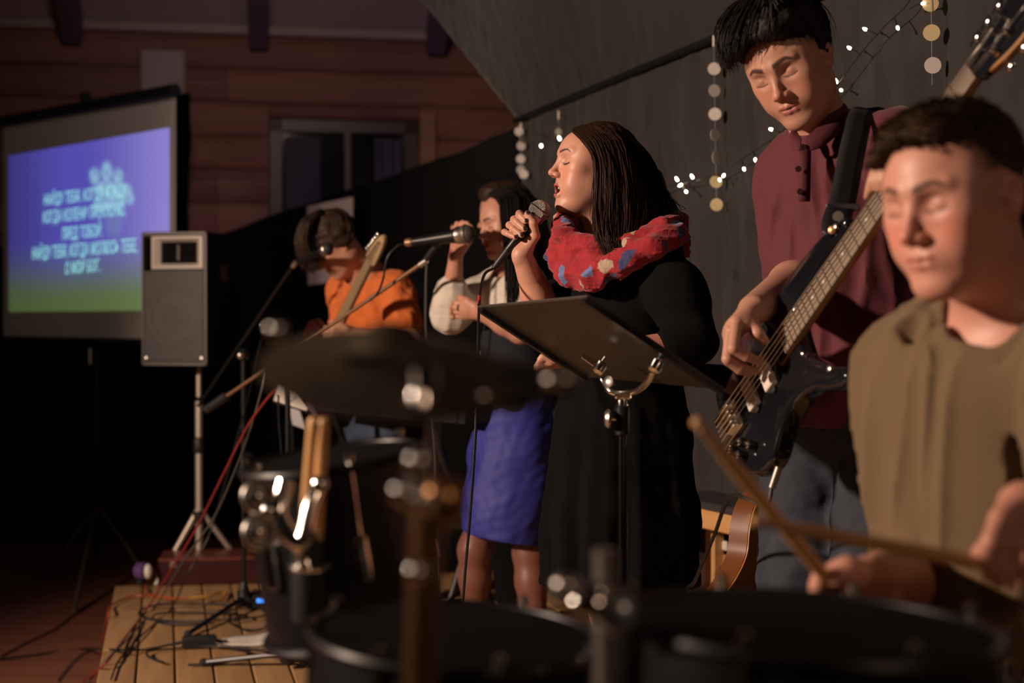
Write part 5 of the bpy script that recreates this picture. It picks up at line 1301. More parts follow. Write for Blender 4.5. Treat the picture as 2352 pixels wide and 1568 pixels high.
for w_, sd in ((wR, 1), (wL, -1)):
    kn = [w_ + V(-.06, -.03, .02 - .018 * i) for i in range(4)]
    add_hand(S, w_, kn, [[q + V(-.03, .012, .004), q + V(-.035, .035, .0), q + V(-.02, .045, -.004)] for q in kn], [w_ + V(-.015, -.02, .02), w_ + V(-.04, -.02, .04), w_ + V(-.06, -.005, .045), w_ + V(-.075, .01, .045)], 1.1)
hp3 = P(872, 990, 5.75); hipR, hipL = hp3 - lat * .09, hp3 + lat * .09; kR, kL_ = hipR + V(.0, -.05, -.40), hipL + V(.0, -.05, -.40); aR, aL = V(*hipR[:2], .1), V(*hipL[:2], .1)
leg_pair(S, [hipR, hipL], [kR, kL_], [aR, aL])
def col_g(X): return head_colors(H, X, (.52, .27, .18), (.36, .12, .10), (.03, .018, .012), (.66, .16, .12), 0, .6)
lo, hi = around(hp(H, 0, 0, 0), .18); h2, h3 = around((wR + wL) / 2, (.16, .12, .10))
body_mesh(S, [(lo, hi, .0042), (h2, h3, .0042)], .010, col_g, gt)
HS = Sdf(); R = H['R']
HS.ell(hp(H, 0, -.015, .060), (.088, .104, .088), R, .02); HS.ell(hp(H, 0, .065, .085), (.066, .050, .050), R, .03); HS.ell(hp(H, -.03, .09, .05), (.05, .03, .04), R, .02); HS.ell(hp(H, -.06, -.02, .03), (.032, .06, .06), R, .02); HS.ell(hp(H, .06, -.02, .03), (.032, .06, .06), R, .02)
HS.ell(hp(H, 0, .095, -.03), (.060, .050, .062), R, .012, -1); HS.ell(hp(H, 0, -.02, -.09), (.12, .12, .07), R, .02, -1); HS.ell(hp(H, -.075, .05, -.03), (.04, .05, .05), R, .012, -1)
v, f = HS.mesh(.0048, disp=lambda X, d: d + .005 * wav(X, 90, 2, 3) + .004 * wav(X, 220, 8, 3), amp=.012); hair = np_mesh('hair', v, f, m_hair_br, gt)
gl = [[hp(H, x * .5, -.04, .15), hp(H, x, .03, .15), hp(H, x * 1.1, .10, .10), hp(H, x * 1.15, .125, .04), hp(H, x * 1.1, .125, -.005)] for x in (-.085, -.05, -.02, .02, .05, .085)]
cv, rr = hair_guides(gl, 700, .009, .0020, seed=21); strands('hair_lock', cv, rr, m_hair_br, hair)
m_orange = mat('orange_jersey', (.66, .155, .030), .85, sheen=.1, bump=(160, .3, .002))
TS = Sdf(); TS.ell(P(862, 735, 5.74), (.185, .130, .20), Rp_, .05); TS.cap(shR, shL, .072, .072, .06); TS.cap(P(842, 640, 5.71), P(850, 700, 5.71), .075, .11, .05); TS.ell(P(868, 880, 5.75), (.18, .13, .22), Rp_, .06)
TS.chain([shL, shL * .45 + eL * .55], [.072, .074], .04); TS.chain([shR, shR * .45 + eR * .55], [.072, .074], .04)
v, f = TS.mesh(.0075, disp=lambda X, d: d + .012 * np.abs(wav(X, 60, 5, 3, (1, 1, .5))) - .005 + .003 * wav(X, 150, 2, 3), amp=.02, cut=lambda X: -(np.linalg.norm(X - hp(H, 0, .0, -.13), axis=1) - .066)); np_mesh('t_shirt', v, f, m_orange, gt)
m_jean2 = mat('blue_denim', (.030, .045, .085), .85, noise=(16, .6, (.05, .07, .12)))
JS = Sdf(); JS.ell(hp3 + V(0, 0, .04), (.165, .122, .13), Rp_, .04); JS.chain([hipR, kR, aR], [.095, .075, .065], .03); JS.chain([hipL, kL_, aL], [.095, .075, .065], .03)
cloth(JS, 'jeans', .009, m_jean2, gt, lambda X, d: d + .005 * wav(X, 70, 6, 3), .01)
for a_ in (aR, aL): shoe(gt, a_, fb, mat('pale_shoe', (.45, .42, .38), .6), L_=.29)

# ---------------------------------------------------------------- keyboard player hidden behind
kp3 = person('brown haired person in black mostly hidden behind the woman in white', P(1180, 1400, 5.45))
H = head_frame(P(1163, 500, 5.4), f_(70, -8), 0, 1.0)
S = Sdf(); add_head(S, H, 0, True); nb = P(1180, 610, 5.45); add_neck(S, H, nb)
sA, sB = P(1160, 650, 5.62), P(1215, 650, 5.28); S.cap(sA, sB, .06, .06, .05); S.cap(nb, P(1180, 720, 5.45), .06, .08, .05); S.cap(P(1180, 720, 5.45), P(1185, 930, 5.45), .085, .085, .05)
for s_, e_, w_ in ((sA, P(1150, 790, 5.55), P(1080, 860, 5.38)), (sB, P(1210, 790, 5.2), P(1130, 870, 5.1))):
    S.chain([s_, e_, w_], [.05, .045, .028], .03); kn = [w_ + V(-.07, -.02 + .02 * i, -.01) for i in range(4)]
    add_hand(S, w_, kn, [[q + V(-.035, 0, .0), q + V(-.05, 0, -.018), q + V(-.056, 0, -.034)] for q in kn], [w_ + V(-.02, -.03, 0), w_ + V(-.05, -.045, -.01), w_ + V(-.075, -.045, -.02), w_ + V(-.09, -.04, -.03)], 1.05)
hq = P(1185, 980, 5.45); leg_pair(S, [hq + V(0, -.09, 0), hq + V(0, .09, 0)], [hq + V(-.03, -.09, -.42), hq + V(-.03, .09, -.42)], [V(hq[0], hq[1] - .09, .1), V(hq[0], hq[1] + .09, .1)])
lo, hi = around(hp(H, 0, 0, 0), .17)
body_mesh(S, [(lo, hi, .005)], .011, lambda X: head_colors(H, X, (.5, .27, .18), (.36, .12, .1), (.05, .03, .02), (.55, .2, .14), 0), kp3)
HS = Sdf(); R = H['R']; HS.ell(hp(H, 0, -.014, .058), (.082, .101, .082), R, .02); HS.ell(hp(H, 0, .045, .10), (.06, .05, .035), R, .03); HS.ell(hp(H, 0, .085, .0), (.064, .055, .068), R, .012, -1); HS.ell(hp(H, 0, .0, -.08), (.12, .12, .075), R, .02, -1)
v, f = HS.mesh(.005, disp=lambda X, d: d + .003 * wav(X, 150, 2, 3), amp=.006); np_mesh('hair', v, f, m_hair_br, kp3)
TS = Sdf(); TS.ell(P(1182, 740, 5.46), (.13, .18, .22), None, .05); TS.cap(sA, sB, .07, .07, .06); TS.cap(P(1180, 630, 5.45), P(1181, 700, 5.45), .075, .11, .05); TS.ell(P(1185, 900, 5.46), (.14, .17, .22), None, .06)
for s_, e_ in ((sA, P(1150, 790, 5.55)), (sB, P(1210, 790, 5.2))): TS.chain([s_, e_], [.07, .062], .04)
cloth(TS, 'black_shirt', .010, m_dress, kp3, cut=lambda X: -(np.linalg.norm(X - hp(H, 0, .0, -.10), axis=1) - .06))
JS = Sdf(); JS.ell(hq + V(0, 0, .02), (.125, .165, .12), None, .04)
for q in (-.09, .09): JS.chain([hq + V(0, q, 0), hq + V(-.03, q, -.42), V(hq[0], hq[1] + q, .08)], [.095, .075, .065], .03)
cloth(JS, 'trousers', .011, m_dress, kp3)
for q in (-.09, .09): shoe(kp3, hq + V(0, q, 0), (-1, -.2, 0), m_blackp)

# ------------------------------------------------------------------ bass guitar
N0, N1 = P(1795, 790, 2.62), P(2210, 190, 2.29); a_ = nrm(N1 - N0); v_ = nrm(N0 - V(0, 0, CAMZ))
e1 = nrm(np.cross(v_, a_)); e1 = e1 if e1[0] > 0 else -e1; e2 = -nrm(v_ - (v_ @ a_) * a_); th_ = math.radians(54)
w_ = math.cos(th_) * e1 + math.sin(th_) * e2; n_ = math.cos(th_) * e2 - math.sin(th_) * e1
Mb = mat4(np.stack([a_, w_, n_], 1), N0)
if np.linalg.det(Mb[:3, :3]) < 0: pass
def bl(x, y, z): return N0 + a_ * x + w_ * y + n_ * z
flip = np.linalg.det(Mb[:3, :3]) < 0
def place(mb):
    "local (x along the neck, y to the treble side, z out of the face) -> world"
    mb.v = [q @ Mb[:3, :3].T + N0 for q in mb.v]
    if flip: mb.f = [tuple(reversed(f)) for f in mb.f]
    return mb
def round_poly(pts, k=6):
    p = np.asarray(pts, float); q = np.vstack([p[-2:], p, p[:2]]); c = spline(q, k); return c[2 * k:2 * k + len(p) * k]
bass = empty('bass_guitar', tuple(bl(-.2, 0, 0))); tag(bass, 'glossy black electric bass guitar with a long pale fretboard', 'bass guitar')
m_bb = mat('black_lacquer', (.0065, .0070, .0095), .14, coat=.5, noise=(9, .5, (.014, .015, .021)))
body = round_poly([(.03, .034), (.035, .062), (.070, .125), (.104, .172), (.094, .192), (.060, .176), (.010, .128), (-.04, .114), (-.09, .128), (-.145, .158), (-.200, .142), (-.232, .095), (-.240, .03), (-.240, -.05), (-.228, -.11), (-.185, -.150), (-.12, -.150), (-.06, -.132), (.01, -.120), (.08, -.122), (.16, -.112), (.222, -.094), (.248, -.078), (.236, -.062), (.16, -.062), (.09, -.050), (.045, -.038)], 5)
place(MB().prism(body, -.052, -.012, None, .008)).build('body', m_bb, bass, angle=60)
m_neck = mat('neck_maple', (.40, .19, .055), .35, noise=(6, .4, (.30, .13, .035), (.4, 4, 4)))
m_fb = mat('fretboard_wood', (.30, .235, .180), .30, noise=(9, .6, (.22, .165, .125), (.3, 6, 6)))
tap = lambda x: (-.030 + .0095 * x / .605, .026 - .0055 * x / .605)
nl = [(x, *tap(x)) for x in np.linspace(-.03, .605, 14)]
rings = []
for x, y0, y1 in nl:
    c = (y0 + y1) / 2; h_ = (y1 - y0) / 2
    rings.append([(x, c + h_ * math.cos(t), -.006 - .020 * math.sin(t)) for t in np.linspace(0, math.pi, 9)])
k = 9; vs = np.array(rings).reshape(-1, 3)
place(MB().add(vs, [(i * k + j, (i + 1) * k + j, (i + 1) * k + j + 1, i * k + j + 1) for i in range(13) for j in range(8)] + [tuple(range(9)), tuple(13 * 9 + j for j in range(9))[::-1]])).build('neck', m_neck, bass)
y00, y01 = tap(0); y10, y11 = tap(.605)
fbv = np.array([(0, y00, -.006), (0, y01, -.006), (0, y01, .0), (0, y00, .0), (.605, y10, -.006), (.605, y11, -.006), (.605, y11, .0), (.605, y10, .0)])
fbo = place(MB().add(fbv, [(0, 3, 2, 1), (4, 5, 6, 7), (3, 7, 6, 2), (0, 1, 5, 4), (1, 2, 6, 5), (0, 4, 7, 3)])).build('fretboard', m_fb, bass, smooth=False)
SCALE = .800; nutx = .605
for i in range(1, 25):
    x = nutx - SCALE * (1 - 2 ** (-i / 12))
    if x < .004: break
    ya, yb = tap(x); mbx = MB().tube([(x, ya, .0006), (x, yb, .0006)], .0013, 6); place(mbx).build('fret', m_steel, fbo)
for i in (3, 5, 7, 9, 12, 15, 17):
    x = nutx - SCALE * (1 - 2 ** (-(i - .5) / 12)); place(MB().lathe((x, -.002, 0), (0, 0, 1), [(.0032, .0), (.0032, .0006)], 10)).build('inlay', m_paper, fbo)
bx = nutx - SCALE
sy = [-.0265, -.0135, -.001, .0115, .0235]; ny = [-.0165, -.0085, -.0005, .0075, .0155]
for i in range(5):
    place(MB().tube([(bx - .012, sy[i] * 1.08, .004), (bx, sy[i] * 1.08, .0075), (nutx, ny[i], .004), (nutx + .04 + .03 * i, -.018 if i < 3 else .020, .0)], .0013 - .0002 * i, 6)).build('string', m_steel, bass)
br = place(MB().box((bx - .012, 0, -.006), (.075, .082, .012), None, .002)).build('bridge', mat('bridge_metal', (.42, .36, .27), .28, 1.0), bass)
for i in range(5):
    place(MB().box((bx - .004 - .003 * (i % 2), sy[i] * 1.08, .003), (.030, .010, .009), None, .0015)).build('saddle', m_chrome, br)
    place(MB().tube([(bx - .02, sy[i] * 1.08 - .002, .002), (bx - .045, sy[i] * 1.08 - .002, .002)], .0018, 6)).build('saddle_screw', m_steel, br)
m_pu = mat('cream_pickup', (.74, .69, .62), .4)
for (x, yo) in ((-.070, .004), (-.128, -.002)):
    pk = place(MB().box((x, yo, -.006), (.030, .078, .013), None, .002)).build('pickup', m_pu, bass)
    for s_ in (-1, 1): place(MB().lathe((x, yo + s_ * .044, -.012), (0, 0, 1), [(.008, 0), (.008, .006), (.002, .007)], 10)).build('pickup_lug', m_blackp, pk)
for (x, y) in ((-.190, .072), (-.170, .098), (-.222, .062), (-.205, .092)):
    kb = place(MB().lathe((x, y, -.012), (0, 0, 1), [(.0095, 0), (.0095, .016), (.0085, .0185)], 16)).build('knob', m_blackm, bass)
    place(MB().lathe((x, y, .0066), (0, 0, 1), [(.0080, 0), (.0068, .0024), (.0035, .0036), (.0004, .004)], 14)).build('knob_cap', m_chrome, kb)
for (x, y, r_) in ((.078, .150, .006), (.035, .064, .004), (.225, -.074, .006), (-.24, .0, .006)):
    place(MB().lathe((x, y, -.013), (0, 0, 1), [(r_ * .6, 0), (r_ * .6, .006), (r_, .008), (r_, .011), (r_ * .3, .013)], 12)).build('strap_button', m_steel, bass)
hs = round_poly([(.605, -.022), (.66, -.034), (.76, -.038), (.80, -.02), (.79, .025), (.74, .045), (.68, .040), (.64, .028), (.605, .021)], 4)
place(MB().prism(hs, -.022, -.007, None, .003)).build('headstock', m_bb, bass, angle=60)
place(MB().prism(round_poly([(.612, .018), (.64, .026), (.68, .038), (.74, .043), (.785, .026), (.79, .030), (.742, .050), (.676, .045), (.636, .033)], 3), -.024, -.010, None, .002)).build('headstock_edge', mat('headstock_edge', (.32, .14, .035), .4), bass)
for i in range(5):
    x = nutx + .035 + .030 * i; y = -.022 if i < 3 else .022; x = x if i < 3 else nutx + .05 + .035 * (i - 3)
    tn = place(MB().lathe((x, y, -.008), (0, 0, 1), [(.007, 0), (.007, .006), (.0045, .008), (.0045, .018), (.006, .019), (.001, .020)], 12)).build('tuning_post', m_chrome, bass)
    sg_ = -1 if i < 3 else 1; place(MB().tube([(x, y, -.015), (x, y + sg_ * .030, -.015)], .003, 8)).build('tuner_shaft', m_chrome, tn); place(MB().sphere((x, y + sg_ * .036, -.015), (.011, .008, .005), 10, 8)).build('tuner_key', m_chrome, tn)
place(MB().tube([(-.15, .166, -.03), (-.185, .185, -.03)], .0075, 10)).build('jack_plug', m_steel, bass)
# strap
m_strap = mat('black_webbing', (.0065, .0065, .008), .8, bump=(220, .3, .001)); m_leather = mat('black_leather', (.010, .010, .012), .5)
def ribbon(name, pts, wv, m, parent, th=.003, sub=6):
    p = spline(np.array([q for q in pts]), sub); wv = spline(np.array(wv), sub); g = np.stack([p - wv, p - wv * .33, p + wv * .33, p + wv], 1)
    o = MB().grid(g).build(name, m, parent); md = o.modifiers.new('t', 'SOLIDIFY'); md.thickness = th; md.offset = 0; return o
strap = empty('guitar_strap', tuple(P(1912, 527, 2.55))); tag(strap, 'wide black strap over the bass player\'s shoulder holding the bass', 'strap')
tb = bl(.225, -.074, -.004)
c_ = [P(1990, 250, 2.86), P(1978, 262, 2.76), P(1968, 300, 2.705), P(1955, 360, 2.685), P(1942, 430, 2.66), P(1932, 482, 2.625)]
e_ = [P(2012, 254, 2.86), P(2006, 266, 2.77), P(1997, 302, 2.71), P(1985, 362, 2.69), P(1972, 432, 2.665), P(1963, 484, 2.63)]
ribbon('webbing', c_, [e - c for e, c in zip(e_, c_)], m_strap, strap)
ribbon('back_webbing', [P(1990, 250, 2.86), P(2010, 262, 2.98), P(2030, 330, 3.10), P(2010, 600, 3.14), P(1930, 900, 3.12), bl(-.24, 0, -.04)], [V(.02, -.02, 0)] * 6, m_strap, strap)
lp = [P(1933, 470, 2.620), P(1922, 505, 2.585), P(1914, 530, 2.565), P(1911, 541, 2.560)]
ribbon('leather_end', lp, [P(1965, 470, 2.625) - P(1933, 470, 2.620), P(1956, 505, 2.585) - P(1922, 505, 2.585), P(1940, 530, 2.565) - P(1914, 530, 2.565), P(1928, 541, 2.56) - P(1911, 541, 2.56)], m_leather, strap, .005)
MB().box(P(1935, 476, 2.612), (.062, .006, .014), None, .002).build('buckle_bar', mat('strap_loop', (.03, .028, .03), .4), strap)
MB().lathe(P(1925, 497, 2.58), (-.3, -.95, .1), [(.010, 0), (.010, .001), (.004, .0012)], 14).build('rivet_or_glint', mat('strap_logo', (.10, .09, .08), .5), strap)
MB().lathe(P(1914, 529, 2.558), (-.5, -.85, .1), [(.003, 0), (.008, .003), (.0075, .007), (.002, .009)], 14).build('lock_button', mat('brass', (.40, .25, .12), .4, .9), strap)

# ------------------------------------------------------------------ electric guitar of the guitarist
eg = empty('electric_guitar', tuple(P(800, 760, 5.35))); tag(eg, 'electric guitar with a pale maple neck pointing up before the guitarist', 'guitar')
g0, g1 = P(772, 748, 5.38), P(845, 602, 5.12); ga = nrm(g1 - g0); gv = nrm(g0 - V(0, 0, CAMZ)); ge1 = nrm(np.cross(gv, ga)); ge1 = ge1 if ge1[0] > 0 else -ge1; ge2 = -nrm(gv - (gv @ ga) * ga)
tt = math.radians(38); gw_ = math.cos(tt) * ge1 + math.sin(tt) * ge2; gn = math.cos(tt) * ge2 - math.sin(tt) * ge1; Mg = np.stack([ga, gw_, gn], 1); gfl = np.linalg.det(Mg) < 0
def gpl(mb):
    mb.v = [q @ Mg.T + g0 for q in mb.v]
    if gfl: mb.f = [tuple(reversed(f)) for f in mb.f]
    return mb
gL = float(np.linalg.norm(g1 - g0)); m_map = mat('pale_maple', (.40, .29, .17), .35)
gpl(MB().prism(round_poly([(-.12, .03), (-.10, .09), (-.16, .15), (-.22, .14), (-.28, .13), (-.40, .16), (-.47, .10), (-.48, 0), (-.46, -.12), (-.38, -.16), (-.28, -.125), (-.2, -.14), (-.13, -.13), (-.11, -.06)], 4), -.045, -.006, None, .007)).build('body', mat('dark_red_lacquer', (.03, .006, .006), .2, coat=.4), eg, angle=60)
gpl(MB().prism([(-.14, -.022), (gL, -.016), (gL, .016), (-.14, .022)], -.022, .0, None, .004)).build('neck', m_map, eg)
gpl(MB().prism(round_poly([(gL, -.021), (gL + .03, -.026), (gL + .13, -.010), (gL + .145, .010), (gL + .11, .024), (gL + .03, .028), (gL, .021)], 4), -.02, -.004, None, .003)).build('headstock', m_map, eg)
for i in range(6):
    tn = gpl(MB().lathe((gL + .022 + .019 * i, -.008 + .003 * i, -.004), (0, 0, 1), [(.006, 0), (.006, .006), (.004, .008), (.004, .015)], 10)).build('tuning_post', m_chrome, eg)
    gpl(MB().sphere((gL + .022 + .019 * i, -.042 + .003 * i, -.012), (.011, .010, .006), 10, 6)).build('tuner_key', m_chrome, tn)
    gpl(MB().tube([(-.34, -.022 + .009 * i, .008), (gL, -.016 + .0064 * i, .003), (gL + .022 + .019 * i, -.008 + .003 * i, .006)], .0007, 5)).build('string', m_steel, eg)
for x in (-.20, -.26, -.32): gpl(MB().box((x, 0, -.002), (.018, .075, .01), None, .003)).build('pickup', m_blackp, eg)

# ------------------------------------------------------------------ acoustic guitar leaning behind the bass player
ac = empty('acoustic_guitar', tuple(V(*P(1750, 1300, 3.35)[:2], 0))); tag(ac, 'acoustic guitar with coloured rosette edge leaning behind the bass player\'s legs', 'guitar')
c0, c1 = P(1776, 1264, 3.32), P(1822, 1100, 3.38); ca = nrm(c1 - c0); cv_ = nrm(c0 - V(0, 0, CAMZ)); ce1 = nrm(np.cross(cv_, ca)); ce1 = ce1 if ce1[0] > 0 else -ce1; ce2 = -nrm(cv_ - (cv_ @ ca) * ca)
tt = math.radians(-56); cw_ = math.cos(tt) * ce1 + math.sin(tt) * ce2; cn = math.cos(tt) * ce2 - math.sin(tt) * ce1; Mc = np.stack([ca, cw_, cn], 1); cfl = np.linalg.det(Mc) < 0
def cpl(mb):
    mb.v = [q @ Mc.T + c0 for q in mb.v]
    if cfl: mb.f = [tuple(reversed(f)) for f in mb.f]
    return mb
out = round_poly([(.15, .04), (.14, .10), (.08, .138), (.01, .135), (-.06, .115), (-.14, .135), (-.22, .175), (-.30, .15), (-.335, .06), (-.335, -.06), (-.30, -.15), (-.22, -.175), (-.14, -.135), (-.06, -.115), (.01, -.135), (.08, -.138), (.14, -.10), (.15, -.04)], 4)
out = out * .84
cpl(MB().prism(out, -.055, -.004)).build('side', mat('guitar_side', (.16, .055, .02), .3), ac, angle=60)
cpl(MB().prism(out * .985, -.006, .0)).build('top', mat('spruce_top', (.40, .17, .045), .3, noise=(4, .5, (.36, .15, .04), (.3, 9, 1))), ac, angle=60)
cpl(MB().lathe((0, 0, .0), (0, 0, 1), [(.050, 0), (.050, .0012)], 36)).build('sound_hole', m_black, ac)
for r_, c_ in ((.058, (.05, .12, .35)), (.064, (.45, .05, .02)), (.069, (.55, .42, .2))): cpl(MB().torus((0, 0, .0008), (0, 0, 1), r_, .0022, 40, 6)).build('rosette_ring', mat('rosette_%d' % int(r_ * 1000), c_, .4), ac)
cpl(MB().prism([(.05, -.028), (.55, -.022), (.55, .022), (.05, .028)], .0, .008)).build('fretboard', mat('rosewood', (.03, .016, .012), .4), ac)
cpl(MB().prism([(.13, -.027), (.55, -.021), (.55, .021), (.13, .027)], -.03, .0)).build('neck', mat('mahogany', (.18, .07, .03), .4), ac)
cpl(MB().box((-.17, 0, .004), (.028, .16, .009), None, .003)).build('bridge', mat('rosewood2', (.025, .014, .010), .4), ac)
for i in range(6):
    y = -.026 + .0104 * i; cpl(MB().tube([(-.165, y, .012), (.55, y * .78, .011)], .0006, 5)).build('string', m_steel, ac); cpl(MB().sphere((-.178, y, .010), .003, 8, 6)).build('bridge_pin', m_paper, ac)
cpl(MB().prism(round_poly([(.55, -.022), (.58, -.03), (.70, -.036), (.72, .0), (.70, .036), (.58, .03), (.55, .022)], 3), -.016, .0)).build('headstock', mat('rosewood3', (.03, .016, .012), .4), ac)

# ------------------------------------------------------------------ drum kit
m_shell = mat('black_drum_shell', (.005, .005, .006), .35); m_headm = mat('black_drum_head', (.0024, .0022, .0023), .85, spec=.1); m_hoop = mat('dark_hoop', (.012, .012, .013), .4, .5)
def drum(name, c, ax, r, depth, label, lugs=6, group=None, hoop=m_hoop, ph=.3):
    "c: centre of the batter head, ax: out of the head"
    ax = nrm(ax); root = empty(name, tuple(np.asarray(c) - ax * depth)); tag(root, label, 'drum', group); c = np.asarray(c, float)
    MB().lathe(c - ax * depth, ax, [(r, 0), (r * 1.002, .004), (r * 1.002, depth - .012), (r, depth - .006)], 48).build('shell', m_shell, root)
    MB().lathe(c - ax * .008, ax, [(r * .985, 0), (r * .985, .004), (.002, .0045)], 48).build('head', m_headm, root)
    for z in (-.006, -depth + .01): MB().torus(c + ax * z, ax, r * 1.015, .0062, 48, 8).build('hoop', hoop, root)
    u = nrm(np.cross(ax, (0, 0, 1) if abs(ax[2]) < .95 else (1, 0, 0))); wv = np.cross(ax, u)
    for i in range(lugs):
        t = ph + 2 * math.pi * i / lugs; dr_ = math.cos(t) * u + math.sin(t) * wv; q = c + dr_ * r * 1.03
        lg = MB().lathe(q - ax * depth * .62, ax, [(.004, 0), (.009, .004), (.010, .02), (.009, depth * .24), (.004, depth * .25)], 12).build('lug', m_chrome, root)
        MB().tube([q - ax * depth * .4, q + ax * .006], .0026, 8).build('tension_rod', m_chrome, lg); MB().lathe(q + ax * .002, ax, [(.005, 0), (.006, .002), (.006, .007), (.003, .010)], 10).build('rod_head', m_chrome, lg)
    return root
dt = nrm(V(.10, -.10, .98))
tom1 = drum('rack_tom', P(765, 1042, 1.80), nrm(V(-.13, -.05, .99)), .113, .235, 'narrow black rack tom mounted beside the dark cymbal', 6)
drum('floor_tom', P(1050, 1445, 1.45), nrm(V(.06, -.02, .99)), .145, .30, 'wide black floor tom with its flat head below the blue skirt', 8)
drum('snare_drum', P(1850, 1420, 1.22), nrm(V(.05, .02, .99)), .160, .16, 'dark snare drum under the crossed sticks of the drummer', 8)
# bracket on the rack tom: chrome W-shaped arm with wing nuts
hw = empty('tom_bracket', tuple(P(690, 1250, 1.66))); tag(hw, 'chrome W-shaped clamp arm with wing nuts on the rack tom', 'bracket')
MB().tube([P(655, 1105, 1.64), P(640, 1185, 1.63), P(690, 1245, 1.62), P(715, 1160, 1.63), P(738, 1110, 1.64)], .0105, 12, smooth=5).build('arm', m_chrome, hw)
MB().tube([P(690, 1245, 1.62), P(700, 1300, 1.70)], .010, 10).build('stem', m_chrome, hw)
for (x, y) in ((618, 1172), (735, 1112), (590, 1140), (592, 1222), (690, 1250)):
    wn_ = MB().sphere(P(x, y, 1.63), (.011, .011, .011), 14, 10).build('wing_nut', m_chrome, hw)
    if x < 600: MB().torus(P(x + 4, y, 1.63), (.4, -.9, .1), .016, .0045, 20, 8).build('washer', m_steel, wn_)
# stick holder with two sticks
m_stick = mat('hickory', (.62, .34, .14), .45, noise=(8, .4, (.52, .27, .10), (3, 3, .4)))
def stick(a, b_, label, group=None):
    a, b_ = np.asarray(a, float), np.asarray(b_, float); L_ = float(np.linalg.norm(b_ - a)); ax = nrm(b_ - a); r0 = empty('drumstick', tuple(a)); tag(r0, label, 'drumstick', group)
    MB().lathe(a, ax, [(.004, 0), (.0072, .004), (.0074, .02), (.0074, L_ * .72), (.0040, L_ - .02)], 16).build('shaft', m_stick, r0); MB().sphere(b_ - ax * .012, (.0058, .0058, .0058), 12, 8).build('tip', m_stick, r0); return r0
stick(P(722, 958, 1.66), P(690, 1330, 1.72), 'pale drumstick in the holder, the one leaning against the clamp', None)
stick(P(744, 960, 1.66), P(722, 1345, 1.70), 'orange drumstick in the holder, the straighter of the pair', None)
hd = empty('stick_holder', tuple(P(705, 1320, 1.70))); tag(hd, 'dark tube holder gripping two drumsticks beside the rack tom', 'holder')
MB().lathe(P(712, 1330, 1.70), (0, 0, 1), [(.020, -.05), (.022, -.045), (.022, .06), (.019, .06), (.019, -.04)], 20, False).build('cup', m_blackp, hd)
MB().torus(P(712, 1300, 1.70), (0, 0, 1), .0225, .004, 20, 6).build('clamp_ring', m_chrome, hd)
stick(P(1905, 1335, 1.55), P(1588, 955, 1.35), 'brown drumstick slanting up with its tip raised towards the bass guitar')
stick(P(2285, 1300, 1.46), P(1712, 1192, 1.32), 'brown drumstick held level over the snare drum by the drummer')
# dark cymbal on a chrome stand
m_cym = mat('dark_cymbal', (.20, .155, .11), .55, .75, noise=(40, .5, (.13, .10, .075)))
def cymbal(parent, c, ax, r, bell=.028):
    MB().lathe(c, ax, [(.006, .022), (bell * .6, .020), (bell, .008), (bell * 1.2, .004), (r * .6, -.004), (r, -.014), (r, -.0155), (r * .6, -.0055), (bell * 1.2, .0025), (bell, .0065), (.006, .020)], 56, False).build('cymbal', m_cym, parent)
cs = empty('cymbal_stand', tuple(V(*P(960, 1500, 1.02)[:2], 0))); tag(cs, 'chrome cymbal stand rising to a small dark cymbal', 'cymbal stand')
cc = P(900, 812, 1.06); cymbal(cs, cc, nrm(V(.10, -.30, .95)), .098)
MB().sphere(P(634, 756, 1.03), (.0075, .0075, .0075), 12, 8).build('rivet_or_glint', m_chrome, cs)  # no real rivet: chrome ball added in place of the rim's highlight
rx_, ry_ = P(985, 850, 1.02), P(957, 1075, 1.0)
MB().tube([rx_, P(975, 930, 1.0), ry_], .0062, 12).build('tilter_rod', mat('satin_rod', (.82, .79, .74), .38, .35), cs)
MB().tube([P(985, 846, 1.03), cc + V(.01, 0, -.012)], .0045, 10).build('tilter_arm', m_rubber, cs)
MB().lathe(P(977, 872, 1.0), (0, 0, 1), [(.004, -.012), (.0095, -.008), (.0095, .008), (.004, .012)], 14).build('wing_nut', m_chrome, cs)
MB().lathe(P(966, 985, 1.0), (0, 0, 1), [(.006, -.03), (.0088, -.025), (.0088, .025), (.006, .03)], 14).build('rod_sleeve', m_chrome, cs)
MB().sphere(P(960, 1058, .99), .0095, 14, 10).build('ball_joint', m_chrome, cs)
MB().tube([P(958, 1070, 1.0), P(945, 1142, 1.0), P(985, 1160, 1.02)], .0085, 12).build('elbow', m_chrome, cs)
for (x, y) in ((922, 1128), (942, 1142), (962, 1145)): MB().sphere(P(x, y, .985), .0080, 12, 8).build('wing_bolt', m_chrome, cs)
m_floor_refl = mat('floor_reflection_tube', (.42, .22, .10), .30, .85)  # chrome tube; the warm floor's reflection is put into its colour
low = V(*P(975, 1300, 1.04)[:2], 0)
MB().tube([P(985, 1160, 1.04), P(974, 1330, 1.04), P(965, 1568, 1.04), V(low[0], low[1], .15)], .0125, 14).build('lower_tube', m_floor_refl, cs)
MB().sphere(P(1018, 1150, 1.05), (.017, .017, .021), 14, 10).build('memory_lock', m_floor_refl, cs)
MB().sphere(P(957, 1312, .99), .0078, 12, 8).build('height_screw', m_chrome, cs)
for a2 in (.5, 2.6, 4.7): MB().tube([V(low[0], low[1], .42), V(low[0] + .30 * math.cos(a2), low[1] + .30 * math.sin(a2), .012)], .010, 8).build('leg', m_chrome, cs)
